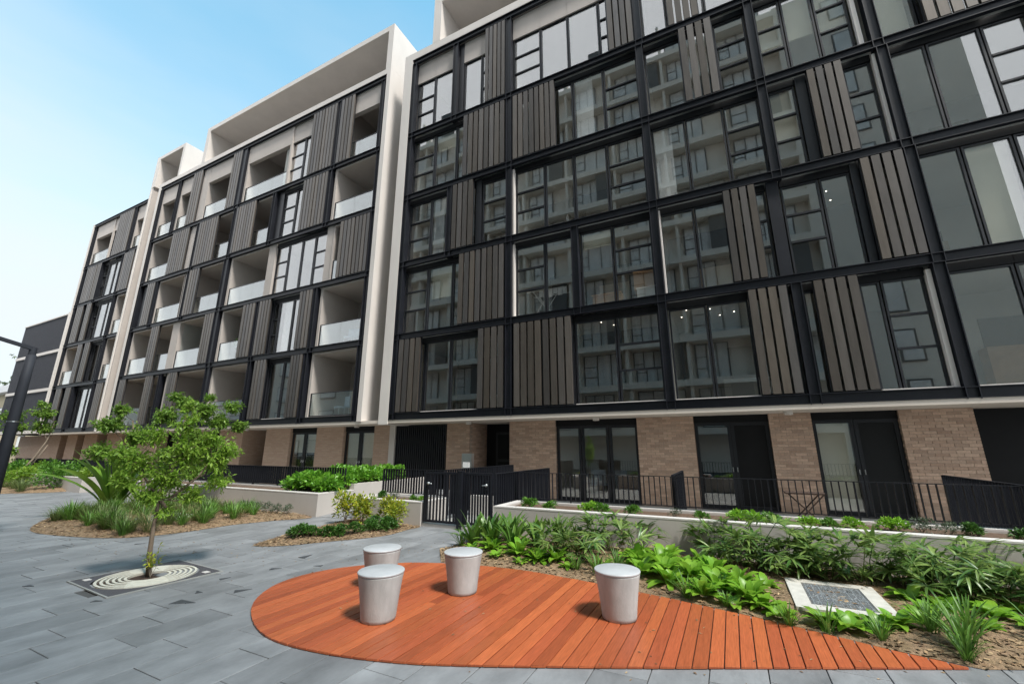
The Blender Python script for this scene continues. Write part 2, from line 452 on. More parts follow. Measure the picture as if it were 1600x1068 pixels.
# ------------------------------------------------------------------ outlines on the ground
DECK = smooth_poly([(-0.6, 3.91), (-1.9, 3.29), (-2.55, 3.03), (-3.2, 2.88), (-3.85, 2.86), (-4.45, 3.08), (-4.95, 3.46), (-5.25, 4.0), (-5.18, 4.60), (-4.72, 5.20), (-4.0, 5.60), (-2.95, 5.80), (-1.95, 5.73), (-0.77, 5.52), (0.14, 5.31)], 6)[6:-11]
DECK += [(0.14, 5.31), (1.0, 5.04), (1.46, 4.93), (0.75, 4.58), (-0.6, 3.91), (-1.25, 3.595)]
BED_R = [(-4.55, 6.35), (-4.05, 5.70), (-2.95, 5.86), (-1.95, 5.78), (-0.77, 5.57), (0.14, 5.36), (1.0, 5.09), (1.55, 4.98), (6.5, 7.35), (6.5, 7.79), (-4.36, 7.79), (-4.45, 7.0)]
BED_T = smooth_poly([(-12.9, 3.9), (-11.5, 4.05), (-10.5, 4.42), (-10.1, 5.1), (-10.05, 6.2), (-9.75, 7.0), (-9.45, 7.79), (-12.0, 7.79), (-15.8, 7.79), (-16.3, 6.4), (-15.7, 5.3), (-14.3, 4.4)], 4)
BED_M = smooth_poly([(-7.65, 5.15), (-7.15, 5.35), (-6.7, 6.0), (-6.2, 6.75), (-6.2, 7.5), (-6.25, 7.94), (-7.2, 7.94), (-8.25, 7.94), (-8.1, 6.8), (-7.95, 5.9)], 4)
BED_L = [(-23.2, 9.3), (-23.6, 7.2), (-24.6, 6.2), (-27, 5.6), (-48, 3.0), (-48, 11.5), (-23.2, 11.5)]
GRATE_C, GRATE_S = (-7.08, 3.36), 0.60

# ------------------------------------------------------------------ ground
g = MB(); g.box(-900, 900, -900, 900, -1.0, -0.052)
tag(g.build('ground', M['asphalt']), 'dark ground around the plaza', kind='structure')
pb = MB(); pb.box(-50, 12, -5.9, 20, -0.052, -0.012)
paving = tag(pb.build('paving', M['joint']), 'dark bedding between the slate pavers of the plaza', kind='structure')

PW, PL = 0.40, 0.80
deck_in = [(x*0.97 + -2.0*0.03, y*0.97+4.3*0.03) for x, y in DECK]
cells = []
for i in range(-62, 22):
    x0 = i*PW + 0.07
    off = [0.0, .42, .19, .61][i % 4] + .05
    for j in range(-3, 17):
        y0 = j*PL + off
        cx, cy = x0+PW/2, y0+PL/2
        cs = [(x0+.02, y0+.02), (x0+PW-.02, y0+.02), (x0+PW-.02, y0+PL-.02), (x0+.02, y0+PL-.02), (cx, cy)]
        if all(inside(c, deck_in) for c in cs): continue
        if all(inside(c, b) for b in (BED_R, BED_T, BED_M, BED_L) for c in cs[:0]): pass
        if any(all(inside(c, b) for c in cs) for b in (BED_R, BED_T, BED_M, BED_L)): continue
        if abs(cx-GRATE_C[0]) < .42 and abs(cy-GRATE_C[1]) < .35: continue
        if cy > 12.2: continue
        fx, fy = -.449*cx+.893*cy, .893*cx+.449*cy      # depth and sideways from the camera
        vis = fx > 1.5 and abs(fy) < fx*1.28 + .6
        cells.append((not vis, math.hypot(cx, cy), x0, y0))
cells.sort()
stuff = MB(); rr = random.Random(3)
for k, (hid, d, x0, y0) in enumerate(cells):
    z = rr.uniform(-.0015, .0015)
    if k < 300:
        o = piece('paver', M['paver'], paving, x0+.004, x0+PW-.004, y0+.004, y0+PL-.004, -.04, 0.0, 0.003); o.location.z += z
    else: stuff.box(x0+.004, x0+PW-.004, y0+.004, y0+PL-.004, -.04, z)
tag(stuff.build('paver', M['paver'], paving), kind='stuff')
# small dark triangular stones let into the pavers
for (x, y, a, s) in [(-5.62, 3.03, 20, .12), (-5.80, 3.30, 160, .06), (-5.95, 4.35, 40, .07), (-6.15, 5.0, 95, .11), (-5.5, 4.75, 210, .06), (-6.1, 3.75, 75, .06), (-6.5, 2.62, 30, .05), (-7.95, 2.50, 15, .06), (-9.6, 4.3, 60, .07), (-5.42, 3.55, 60, .09)]:
    t = MB(); pts = [(x+s*q*math.cos(R(a+w)), y+s*q*math.sin(R(a+w))) for w, q in ((0, 1.5), (130, .8), (225, .9))]
    t.prism(pts, -.01, .0045); t.build('stone_inlay', M['paver_dark'], paving)

def bed(name, poly, h, label, m='mulch', seed=1, chips=0):
    """mulch mounded a little towards the middle, with loose chips lying on it"""
    xs = [p[0] for p in poly]; ys = [p[1] for p in poly]; r = random.Random(seed)
    x0, x1, y0, y1 = min(xs), max(xs), min(ys), max(ys)
    st = .16 if (x1-x0) < 14 else .3
    b = MB(); idx = {}
    def edge(x, y):
        dm = 9
        for i in range(len(poly)):
            ax, ay = poly[i]; bx, by = poly[(i+1) % len(poly)]
            t = max(0, min(1, ((x-ax)*(bx-ax)+(y-ay)*(by-ay))/max(1e-9, (bx-ax)**2+(by-ay)**2)))
            dm = min(dm, math.hypot(x-ax-t*(bx-ax), y-ay-t*(by-ay)))
        return dm
    def hz(x, y):
        e = edge(x, y)
        return .006 + h*min(1, e/.5)**.7 + .018*min(1, e/.2)*noise.noise(Vector((x*3.1, y*3.1, seed)))
    import bmesh
    bm = bmesh.new()
    vs_ = [bm.verts.new((x, y, 0)) for x, y in poly]
    f = bm.faces.new(vs_)
    for ax, lo, hi in ((0, x0, x1), (1, y0, y1)):
        c = lo + st
        while c < hi:
            co = (c, 0, 0) if ax == 0 else (0, c, 0); no = (1, 0, 0) if ax == 0 else (0, 1, 0)
            bmesh.ops.bisect_plane(bm, geom=bm.verts[:]+bm.edges[:]+bm.faces[:], plane_co=co, plane_no=no)
            c += st
    for v in bm.verts: v.co.z = hz(v.co.x, v.co.y)
    bmesh.ops.triangulate(bm, faces=bm.faces[:])
    for fc in bm.faces:
        if fc.normal.z < 0: fc.normal_flip()
        fc.smooth = True
    me = bpy.data.meshes.new(name); bm.to_mesh(me); bm.free(); me.materials.append(M[m])
    o = tag(link(name, me), label, kind='structure')
    if chips:
        c = MB(); n = 0
        while n < chips:
            x, y = r.uniform(x0, x1), r.uniform(y0, y1)
            if not inside((x, y), poly): continue
            n += 1; z = hz(x, y)+.004; a = r.uniform(0, 6.28); l = r.uniform(.02, .06); w = r.uniform(.004, .012)
            dx, dy = math.cos(a)*l, math.sin(a)*l; sx, sy = -math.sin(a)*w, math.cos(a)*w
            t = r.uniform(-.3, .5)*l
            c.poly([(x-sx, y-sy, z), (x+dx-sx, y+dy-sy, z+t*.6), (x+dx+sx, y+dy+sy, z+t*.6+w*.6), (x+sx, y+sy, z+w*.6)])
        tag(c.build('mulch_chips', M['straw'], o), kind='stuff')
    return hz
hz_R = bed('garden_bed', BED_R, .07, 'mulched bed between the timber deck and the long planter wall', seed=1, chips=9000)
hz_T = bed('garden_bed', BED_T, .10, 'round ended mulched bed of grasses behind the young tree', seed=2, chips=7000)
hz_M = bed('garden_bed', BED_M, .06, 'small pointed mulched bed in front of the short planter by the gate', seed=3, chips=2600)
hz_L = bed('garden_bed', BED_L, .12, 'mulched bed beyond the lamp post', seed=4)

# ------------------------------------------------------------------ the apartment wings
YF = 12.30
LZ = [2.80, 5.88, 8.95, 12.05, 15.20, 19.25]
BH = 0.12

def ibeam_h(b, x0, x1, z):
    b.box(x0, x1, YF+.06, YF+.12, z-BH+.02, z+BH-.02)
    b.box(x0, x1, YF, YF+.12, z+BH-.018, z+BH); b.box(x0, x1, YF, YF+.12, z-BH, z-BH+.018)
def ibeam_v(b, x, z0, z1, hw=.115):
    b.box(x-hw+.016, x+hw-.016, YF+.055, YF+.2, z0, z1)
    b.box(x-hw, x-hw+.016, YF-.004, YF+.25, z0, z1); b.box(x+hw-.016, x+hw, YF-.004, YF+.25, z0, z1)

prng = random.Random(99)
def window(W, x0, x1, z0, z1, kind='P', y=YF+.24, sill=False, name='window', fw=.045):
    f = MB(); d0, d1 = y, y+.09
    f.box(x0, x0+fw, d0, d1, z0, z1); f.box(x1-fw, x1, d0, d1, z0, z1)
    f.box(x0+fw, x1-fw, d0, d1, z0, z0+fw); f.box(x0+fw, x1-fw, d0, d1, z1-fw, z1)
    rows = [z0+fw, z1-fw]
    if kind == 'T':
        h = z1-z0; rows = [z0+fw, z0+h*.365, z0+h*.665, z1-fw]
        for r_ in rows[1:3]: f.box(x0+fw, x1-fw, d0-.012, d1, r_-.025, r_+.025)
    w = f.build(name, M['frame'], W)
    for i in range(len(rows)-1):
        a, b_ = rows[i]+(.025 if i else 0), rows[i+1]-(.025 if i < len(rows)-2 else 0)
        if x1-x0 > 2*fw+.05:       # every pane sits a hair out of true, so each mirrors a slightly different view
            pn = piece('pane', M['glass'], w, x0+fw, x1-fw, y+.035, y+.047, a, b_)
            pn.rotation_euler = (R(prng.uniform(-.22, .22)), 0, R(prng.uniform(-.4, .4)))
    return w

def shutter(W, x0, x1, z0, z1, n, y=YF+.0):
    b = MB(); b.box(x0, x1, y+.075, y+.11, z1-.06, z1-.01); b.box(x0, x1, y+.075, y+.11, z0+.02, z0+.07); b.box(x0+.001, x0+.03, y+.076, y+.109, z0+.07, z1-.06); b.box(x1-.03, x1-.001, y+.076, y+.109, z0+.07, z1-.06)
    s = b.build('shutter', M['frame'], W)
    p = (x1-x0)/n; w = min(.21, p*.76)
    for i in range(n):
        cx = x0+(i+.5)*p
        piece('slat', M['slat'], s, cx-w/2, cx+w/2, y+.005, y+.075, z0+.035, z1-.02)
    return s

def balcony(W, x0, x1, k, top=None, depth=2.3, rail=True, glass_split=1.05):
    z0 = LZ[k]+BH; z1 = (LZ[k+1]-BH)
    b = MB(); yb = YF+depth; t = .14
    b.box(x0-t, x0, YF+.13, yb, z0, z1); b.box(x1, x1+t, YF+.13, yb, z0, z1)          # side walls
    b.box(x0-t, x1+t, yb, yb+.15, z0, z1)                                            # back wall
    b.box(x0-.003, x1+.003, YF+.125, yb, z0-.06, z0+.02)                             # floor
    b.box(x0, x1, YF+.13, yb, z1-.1, z1-.02)                                         # ceiling
    if top: b.box(x0, x1, YF+.14, YF+.34, top, z1-.1)
    o = b.build('balcony', M['beige'], W)
    if x1-x0 > 1.6:
        dx = x0+(x1-x0)*.42
        d = MB(); d.box(dx, x1-.12, yb-.05, yb-.003, z0+.02, z0+2.45); d.build('balcony_door', M['frame'], o)
        for q in range(2):
            a = dx+.06+q*(x1-.12-dx)/2; piece('pane', M['glass'], o, a, a+(x1-.12-dx)/2-.1, yb-.062, yb-.052, z0+.1, z0+2.35)
    if rail:
        r = MB(); zt = z0+1.03
        r.box(x0+.02, x1-.02, YF+.165, YF+.205, zt-.03, zt); r.box(x0+.02, x1-.02, YF+.165, YF+.205, z0+.03, z0+.07)
        r.box(x0+.02, x0+.06, YF+.165, YF+.205, z0+.07, zt-.03)
        rl = r.build('handrail', M['frame'], o)
        n = max(1, round((x1-x0-.1)/glass_split)); p = (x1-x0-.1)/n
        for i in range(n): piece('balustrade_pane', M['glass_bal'], o, x0+.06+i*p+.006, x0+.06+(i+1)*p-.006, YF+.18, YF+.192, z0+.075, zt-.035)
    return o

def wing(name, label, X0, X1, storeys, top5=None, base=(0, 0, 0), lz5=None):
    W = thing(name, label, 'apartment building', ((X0+X1)/2, YF, 0))
    lz = list(LZ)
    if lz5: lz[5] = lz5
    for k, z in enumerate(lz):
        b = MB(); ibeam_h(b, X0, X1, z); b.build('beam', M['steel'], W)
    for k in range(5):
        z0, z1 = lz[k]+BH, lz[k+1]-BH
        for c in storeys[k]['cols']:
            hw = .115; x = c
            if isinstance(c, tuple): x, hw = c
            b = MB(); ibeam_v(b, x, z0-2*BH+.001 if k else z0-2*BH-.02, z1, hw); b.build('column', M['steel'], W)
        for e in storeys[k]['el']:
            t, x0, x1 = e[:3]
            zt = z1-.2
            if k == 4: zt = 18.05 if not lz5 else lz5-1.15
            if t in 'PT':
                window(W, x0, x1, z0+.005, zt, t)
                if k == 4: piece('spandrel', M['beige'], W, x0-.02, x1+.02, YF+.19, YF+.3, zt+.003, z1)
                else: piece('head_panel', M['dark'], W, x0-.02, x1+.02, YF+.20, YF+.3, zt+.003, z1)
            elif t == 'L': shutter(W, x0, x1, z0, z1, e[3])
            elif t == 'J': piece('jamb_panel', M['frame'], W, x0, x1, YF+.18, YF+.31, z0, z1)
            elif t == 'M': piece('mullion_panel', M['steel'], W, x0, x1, YF+.13, YF+.32, z0, z1)
            elif t == 'W': piece('wall_panel', M['beige'], W, x0, x1, YF+.13, YF+.6, z0, z1)
            elif t == 'B': balcony(W, x0, x1, k, (18.0 if not lz5 else lz5-1.2) if k == 4 else None)
            elif t == 'S': piece('sill_trim', M['white'], W, x0, x1, YF+.11, YF+.238, z0-.02, z0+.035)
            elif t == 'V': piece('side_trim', M['white'], W, x0, x1, YF+.10, YF+.235, z0, z1-.1)
            elif t == 'K': # a curtain or blind hung inside
                m_ = e[4] if len(e) > 4 else 'blind'
                piece('curtain', M[m_], W, x0, x1, YF+.42, YF+.46, z0+.05+(zt-z0)*(1-e[3]), zt-.02)
    return W

# wing 1: glazed, nearest the deck
s1 = [
 dict(cols=[-11.28, -6.33, -1.33, 1.95, 4.70, 7.6, 10.3], el=[
  ('L', -11.13, -10.05, 4), ('P', -11.14, -10.0), ('P', -9.97, -8.83), ('P', -8.80, -7.60), ('L', -7.55, -6.5, 4), ('P', -7.57, -6.47),
  ('S', -10.0, -7.6), ('L', -6.15, -5.12, 4), ('L', -5.10, -4.08, 4), ('P', -6.18, -5.1), ('P', -5.07, -4.07), ('P', -4.04, -2.74), ('T', -2.71, -1.47), ('S', -4.05, -1.47),
  ('P', -1.19, -.2), ('P', -.17, .84), ('L', .84, 1.76, 4), ('P', .87, 1.82), ('S', -1.19, .84),
  ('P', 2.09, 3.22), ('L', 2.29, 3.22, 4), ('P', 3.25, 3.64), ('T', 3.67, 4.46), ('S', 3.25, 4.5), ('V', 4.47, 4.56),
  ('P', 4.87, 5.95), ('P', 5.98, 7.45), ('S', 4.87, 7.45), ('T', 7.75, 8.9), ('P', 8.93, 10.15)]),
 dict(cols=[-11.28, -6.33, -3.88, -1.33, 4.72, 7.6, 10.3], el=[
  ('T', -11.15, -10.05), ('P', -10.02, -8.86), ('P', -8.83, -7.5), ('P', -7.47, -6.47), ('L', -8.46, -7.48, 4), ('L', -7.46, -6.5, 4),
  ('V', -6.20, -6.14), ('T', -6.13, -5.03), ('P', -5.0, -4.02), ('S', -6.13, -4.02), ('P', -3.74, -2.68), ('T', -2.65, -1.47), ('S', -3.74, -1.47),
  ('P', -1.19, -.24), ('P', -.21, .75), ('L', .57, 1.40, 4), ('P', .78, 1.27), ('T', 1.30, 1.62), ('M', 1.66, 1.95), ('T', 2.0, 2.86), ('P', 2.89, 3.53), ('J', 3.55, 3.72), ('P', 3.74, 4.58), ('L', 3.72, 4.6, 4), ('V', -1.20, -1.16),
  ('K', -9.95, -8.92, .5), ('K', 5.74, 6.5, 1.0), ('K', -3.68, -2.74, .22), ('P', 4.86, 5.66), ('P', 5.69, 6.55), ('T', 6.58, 7.45), ('P', 7.75, 8.9), ('P', 8.93, 10.15)]),
 dict(cols=[-11.28, -9.0, -6.33, -1.33, 1.95, 4.70, 7.6, 10.3], el=[
  ('T', -11.15, -10.05), ('P', -10.02, -9.13), ('L', -8.87, -7.88, 4), ('P', -8.87, -7.86), ('J', -7.84, -7.6), ('T', -7.57, -6.47),
  ('V', -6.20, -6.14), ('T', -6.13, -4.97), ('P', -4.94, -3.87), ('P', -3.84, -2.70), ('T', -2.67, -1.47),
  ('P', -1.19, -.2), ('P', -.17, .88), ('T', .91, 1.82), ('T', 2.09, 2.74), ('J', 2.77, 3.02), ('L', 3.02, 3.84, 4), ('P', 3.05, 3.84), ('T', 3.87, 4.47), ('V', 4.49, 4.56),
  ('K', -1.14, -.62, 1.0, 'cloth'), ('K', 2.14, 2.7, .6), ('K', -10.0, -9.5, 1.0, 'cloth'), ('P', 4.86, 5.58), ('P', 5.61, 6.60), ('T', 6.63, 7.45), ('P', 7.75, 8.9), ('P', 8.93, 10.15)]),
 dict(cols=[-11.28, -6.33, -1.33, 1.95, 4.66, 7.6, 10.3], el=[
  ('T', -11.15, -10.03), ('P', -10.0, -8.90), ('P', -8.87, -7.6), ('P', -7.57, -6.47), ('L', -8.46, -7.46, 4), ('L', -7.46, -6.5, 4),
  ('L', -6.18, -5.26, 4), ('L', -5.26, -4.42, 4), ('P', -6.18, -5.1), ('P', -5.07, -3.80), ('P', -3.77, -2.66), ('T', -2.63, -1.47),
  ('P', -1.19, -.05), ('P', -.02, .92), ('L', -.08, .93, 4), ('T', .95, 1.82), ('T', 2.09, 2.76), ('P', 2.79, 3.52), ('T', 3.55, 4.28), ('V', 4.32, 4.42),
  ('K', 2.14, 2.71, .6), ('K', 2.84, 3.48, .55), ('K', 3.6, 4.23, .6), ('K', -3.72, -3.1, 1.0, 'cloth'), ('K', 4.9, 5.5, 1.0), ('K', -9.95, -8.95, .3), ('P', 4.82, 5.60), ('L', 5.65, 6.9, 5), ('P', 5.63, 7.45), ('P', 7.75, 8.9), ('P', 8.93, 10.15)]),
 dict(cols=[-11.28, -8.97, -6.35, -1.30, 1.95, 4.66, 7.6, 10.3], el=[
  ('T', -11.14, -10.20), ('P', -10.17, -9.10), ('J', -8.84, -8.62), ('P', -8.60, -7.74), ('T', -7.71, -7.3), ('P', -7.27, -6.5), ('L', -7.47, -6.5, 5),
  ('T', -6.2, -5.04), ('P', -5.01, -3.90), ('P', -3.87, -2.70), ('T', -2.67, -2.36), ('P', -2.33, -1.45), ('L', -2.34, -1.44, 4),
  ('P', -1.16, -.38), ('P', -.35, .78), ('L', -.34, .63, 4), ('P', .81, 1.82), ('P', 2.1, 3.5), ('P', 3.53, 4.52), ('P', 4.82, 7.45), ('P', 7.75, 10.15)]),
]
W1 = wing('apartment_building', 'glazed apartment wing nearest the deck with black steel grid and bronze shutters above brick', -11.40, 10.42, s1)

s2 = [
 dict(cols=[-33.55, -28.68, (-24.0, .2), -20.5, -16.45, -13.22], el=[
  ('B', -33.3, -28.35), ('L', -33.4, -32.65, 4), ('L', -30.3, -29.45, 4), ('W', -28.35, -27.9), ('B', -27.75, -24.3), ('L', -27.8, -26.9, 4), ('B', -23.65, -20.7),
  ('J', -20.3, -19.2), ('L', -20.1, -19.2, 4), ('P', -19.15, -18.2), ('P', -18.17, -17.45), ('P', -17.42, -16.62), ('L', -17.46, -16.65, 4), ('S', -19.15, -17.4), ('B', -16.05, -13.42)]),
 dict(cols=[-33.55, (-24.08, .2), -20.55, -16.33, -13.17], el=[
  ('B', -33.2, -28.6), ('L', -30.83, -29.9, 4), ('W', -28.46, -28.0), ('B', -27.85, -24.35), ('L', -25.2, -24.3, 4), ('B', -23.6, -20.75), ('L', -21.76, -20.72, 4),
  ('J', -20.4, -19.5), ('L', -20.4, -19.5, 4), ('K', -18.9, -18.12, 1.0, 'cloth'), ('K', -18.0, -17.4, 1.0, 'cloth'), ('T', -19.5, -19.1), ('P', -19.07, -18.08), ('P', -18.05, -17.35), ('P', -17.32, -16.5), ('L', -17.4, -16.5, 4), ('B', -15.95, -13.35)]),
 dict(cols=[-33.55, -31.4, -27.82, (-24.05, .2), -13.12], el=[
  ('J', -33.3, -31.6), ('L', -32.53, -31.6, 4), ('B', -31.2, -28.45), ('W', -28.4, -27.98), ('B', -27.6, -24.3), ('L', -27.7, -26.65, 4), ('B', -23.6, -20.45), ('W', -20.3, -19.92),
  ('T', -19.9, -19.0), ('P', -18.97, -17.99), ('P', -17.96, -17.05), ('T', -17.02, -16.15), ('W', -16.12, -15.72), ('B', -15.60, -13.3), ('L', -15.15, -14.2, 4), ('L', -14.18, -13.28, 4)]),
 dict(cols=[-33.55, -27.78, -24.05, -20.55, -16.28, -13.12], el=[
  ('B', -33.25, -28.75), ('L', -30.66, -29.7, 4), ('L', -29.68, -28.72, 4), ('W', -28.6, -27.92), ('B', -27.5, -24.25), ('L', -27.65, -26.66, 4), ('L', -26.66, -25.66, 4), ('B', -23.85, -20.75), ('L', -23.9, -23.0, 4), ('L', -23.0, -22.1, 4),
  ('J', -20.4, -19.93), ('T', -19.9, -18.97), ('P', -18.94, -18.2), ('P', -18.17, -16.42), ('L', -18.24, -17.34, 4), ('L', -17.32, -16.42, 4), ('B', -15.9, -13.25)]),
 dict(cols=[-33.55, -31.2, (-24.1, .22), -16.17, -13.2], el=[
  ('B', -33.3, -31.42), ('B', -30.95, -28.55), ('L', -29.55, -28.5, 4), ('W', -28.4, -27.95), ('B', -27.8, -24.45), ('L', -25.25, -24.33, 4), ('B', -23.7, -20.0),
  ('T', -19.93, -18.87), ('P', -18.84, -18.15), ('P', -18.12, -16.3), ('L', -18.15, -17.25, 4), ('L', -17.23, -16.32, 4), ('B', -15.9, -13.35), ('L', -16.03, -15.06, 4)]),
]
W2 = wing('apartment_building', 'middle apartment wing with open beige balconies under a tall pale roof frame', -33.67, -13.0, s2)
s3 = [
 dict(cols=[-43.3, -40.0, -36.95], el=[('J', -43.15, -40.2), ('L', -42.7, -41.75, 4), ('L', -41.1, -40.3, 4), ('T', -40.2, -39.65), ('P', -39.62, -38.3), ('P', -38.27, -37.35), ('W', -36.8, -36.4), ('J', -36.4, -35.5), ('L', -36.5, -35.55, 4)]),
 dict(cols=[-43.3, -36.95], el=[('B', -43.0, -41.0), ('J', -40.9, -39.0), ('L', -40.9, -40.2, 3), ('L', -39.8, -39.0, 3), ('P', -38.9, -38.1), ('P', -38.07, -37.4), ('B', -36.75, -35.6)]),
 dict(cols=[-43.3, -37.1], el=[('J', -43.1, -40.4), ('L', -42.8, -41.7, 4), ('L', -41.15, -40.4, 3), ('T', -40.3, -39.7), ('P', -39.67, -38.5), ('P', -38.47, -37.5), ('B', -36.75, -35.6)]),
 dict(cols=[-43.3, -40.5, -37.1], el=[('J', -43.1, -40.6), ('L', -42.75, -41.1, 6), ('L', -41.05, -40.4, 3), ('T', -40.4, -39.7), ('P', -39.67, -38.7), ('P', -38.67, -38.0), ('T', -37.97, -37.35), ('J', -37.0, -35.55), ('L', -37.0, -35.55, 6)]),
 dict(cols=[-43.3, -36.85], el=[('B', -42.95, -40.35), ('T', -40.25, -39.4), ('J', -39.3, -37.1), ('L', -39.3, -38.2, 4), ('L', -38.2, -37.1, 4), ('B', -36.6, -35.6)]),
]
W3 = wing('apartment_building', 'low roofed farthest dark framed apartment wing left of the slim pale fin', -43.55, -35.35, s3, lz5=18.85)

# frames, roofs, rear walls and the rooms behind the glass
def shell(W, X0, X1, ztop, parts, party, frame=True, ysolid=17.2, deep=25.0):
    for i, z in enumerate(LZ[1:5]):
        piece('floor_slab', M['plaster'], W, X0+.05, X1-.05, YF+.34, ysolid, z-.16, z+.10)
    piece('floor_slab', M['plaster'], W, X0+.05, X1-.05, YF+.13, ysolid, LZ[0]-.1, LZ[0]+.10)
    b = MB(); b.box(X0, X1, ysolid, deep, 0.0, ztop-.45); b.build('rear_wall', M['plaster'], W)
    b = MB(); b.box(X0, X1, YF+.13, deep+.003, ztop-.45, ztop-.05); b.build('roof', M['beige'], W)
    for x in party: piece('party_wall', M['plaster'], W, x-.1, x+.1, YF+.345, ysolid, LZ[0]+.1, ztop-.455)
    for n, m, bx in parts:
        b = MB()
        for q in bx: b.box(*q)
        b.build(n, M[m], W)
ZT = 19.66
shell(W1, -11.40, 10.42, ZT, [
  ('edge_frame', 'white', [(-11.86, -11.405, YF-.02, 25, 2.52, ZT+.10)]),
  ('parapet', 'white', [(-11.404, 10.6, YF-.018, YF+.6, LZ[5]+BH+.004, ZT+.10)]),
  ('roof_frame', 'white', [(-10.28, -9.86, YF-.02, 18, ZT+.103, 22.4), (-9.858, 10.6, YF-.02, 18, 22.05, 22.4), (10.2, 10.6, YF-.02, 18, ZT+.103, 22.048), (-9.858, 10.198, 16.2, 18, ZT-.04, 22.048)]),
 ], [-6.33, -1.33, 4.72, 10.3])
shell(W2, -33.67, -13.0, ZT, [
  ('edge_frame', 'white', [(-13.0, -12.76, YF-.02, 25, 2.66, ZT)]),
  ('edge_frame', 'white', [(-33.96, -33.675, YF-.02, 25, 2.66, ZT)]),
  ('parapet', 'white', [(-33.674, -13.004, YF-.018, YF+.6, LZ[5]+BH+.004, ZT)]),
  ('roof_frame', 'white', [(-28.9, -28.55, YF-.02, 17.5, ZT+.003, 22.35), (-28.548, -13.102, YF-.02, 17.5, 22.05, 22.35), (-13.1, -12.76, YF-.02, 17.5, ZT+.003, 22.352), (-28.548, -13.102, 16.0, 17.5, ZT-.04, 22.048)]),
  ('small_roof_frame', 'white', [(-35.04, -34.75, YF-.02, 17.5, ZT+.103, 22.25), (-34.748, -31.76, YF-.02, 17.5, 22.0, 22.25), (-31.758, -31.5, YF-.02, 17.5, ZT+.003, 22.25), (-34.748, -31.76, 15.6, 17.5, ZT-.04, 21.998)]),
 ], [-27.95, -20.45, -16.2])
shell(W3, -43.55, -35.35, 19.2, [
  ('edge_frame', 'white', [(-35.2, -35.04, YF-.03, 25, 2.66, 22.25)]),
  ('fin_reveal', 'beige', [(-35.04, -34.90, YF+.02, 25, 2.66, ZT+.1)]),
  ('edge_frame', 'white', [(-43.76, -43.56, YF-.02, 25, 2.66, 19.0)]),
 ], [-37.2])
rooms = [['room_dark', 'room_dark', 'room_grey', 'plaster'], ['room_grey', 'room_dark', 'room_dark', 'plaster'], ['room_warm', 'room_grey', 'plaster', 'room_grey'], ['plaster', 'room_grey', 'room_grey', 'room_dark'], ['plaster']*4]  # dimness of the lower rooms is put into darker wall colours
rq = random.Random(15)
for k in range(4):
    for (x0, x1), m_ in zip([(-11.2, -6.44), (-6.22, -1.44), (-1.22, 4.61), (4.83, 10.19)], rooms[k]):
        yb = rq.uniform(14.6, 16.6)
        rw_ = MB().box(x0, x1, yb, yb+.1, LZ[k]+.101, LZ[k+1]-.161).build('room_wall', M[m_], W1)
        # a sideboard and a doorway break each back wall
        xd = rq.uniform(x0+.4, x1-1.6); piece('doorway', M['room_dark'], rw_, xd, xd+.9, yb-.02, yb-.002, LZ[k]+.105, LZ[k]+2.2)
        xs_ = rq.uniform(x0+.3, x1-1.9); piece('cupboard', M[rq.choice(['room_warm', 'paper', 'room_dark', 'card'])], rw_, xs_, xs_+rq.uniform(.8, 1.5), yb-.55, yb-.1, LZ[k]+.105, LZ[k]+rq.uniform(.8, 2.0))
piece('gap_wall', M['beige'], W2, -12.755, -11.865, 16.5, 16.7, 2.6, 19.0)
piece('gap_wall', M['beige'], W3, -34.90, -33.965, 13.2, 13.4, 2.66, 19.6)

# storey one downlights seen through the glass, and the lit ones under the soffit
def puck(name, parent, x, y, z, r, h, m):
    b = MB(); b.lathe([(r, z-h), (r, z)], 10, (x, y)); return b.build(name, m, parent)
for x, y, k in [(-1.05, 13.1, 0), (-.75, 13.3, 0), (-.95, 14.0, 0), (-.1, 13.5, 0), (.1, 13.0, 0), (.35, 13.2, 0), (.55, 14.1, 0), (.15, 14.3, 0), (-3.4, 13.4, 0), (-3.1, 13.9, 0), (3.25, 13.6, 1), (3.45, 14.2, 1), (-7.0, 13.2, 1)]:
    puck('downlight', W1, x, y, LZ[k+1]-.161, .016, .008, M['lampglow'])

# ------------------------------------------------------------------ brick ground floor
YB = 13.5
ZS = 2.56
def soffit(W, x0, x1):
    b = MB(); b.box(x0, x1, YF+.02, 17.1, ZS, LZ[0]-BH-.004); return b.build('soffit', M['soffit'], W)
so1 = soffit(W1, -11.86, 10.42); so2 = soffit(W2, -33.96, -11.863); so3 = soffit(W3, -43.76, -33.963)
for so, pts in ((so1, [(-8.2, 12.9), (1.4, 12.8), (-3.6, 12.9)]), (so2, [(-20.9, 12.9), (-13.6, 12.9), (-26.5, 12.9)])):
    for x, y in pts: puck('ceiling_light', so, x, y, ZS, .10, .09, M['white'])

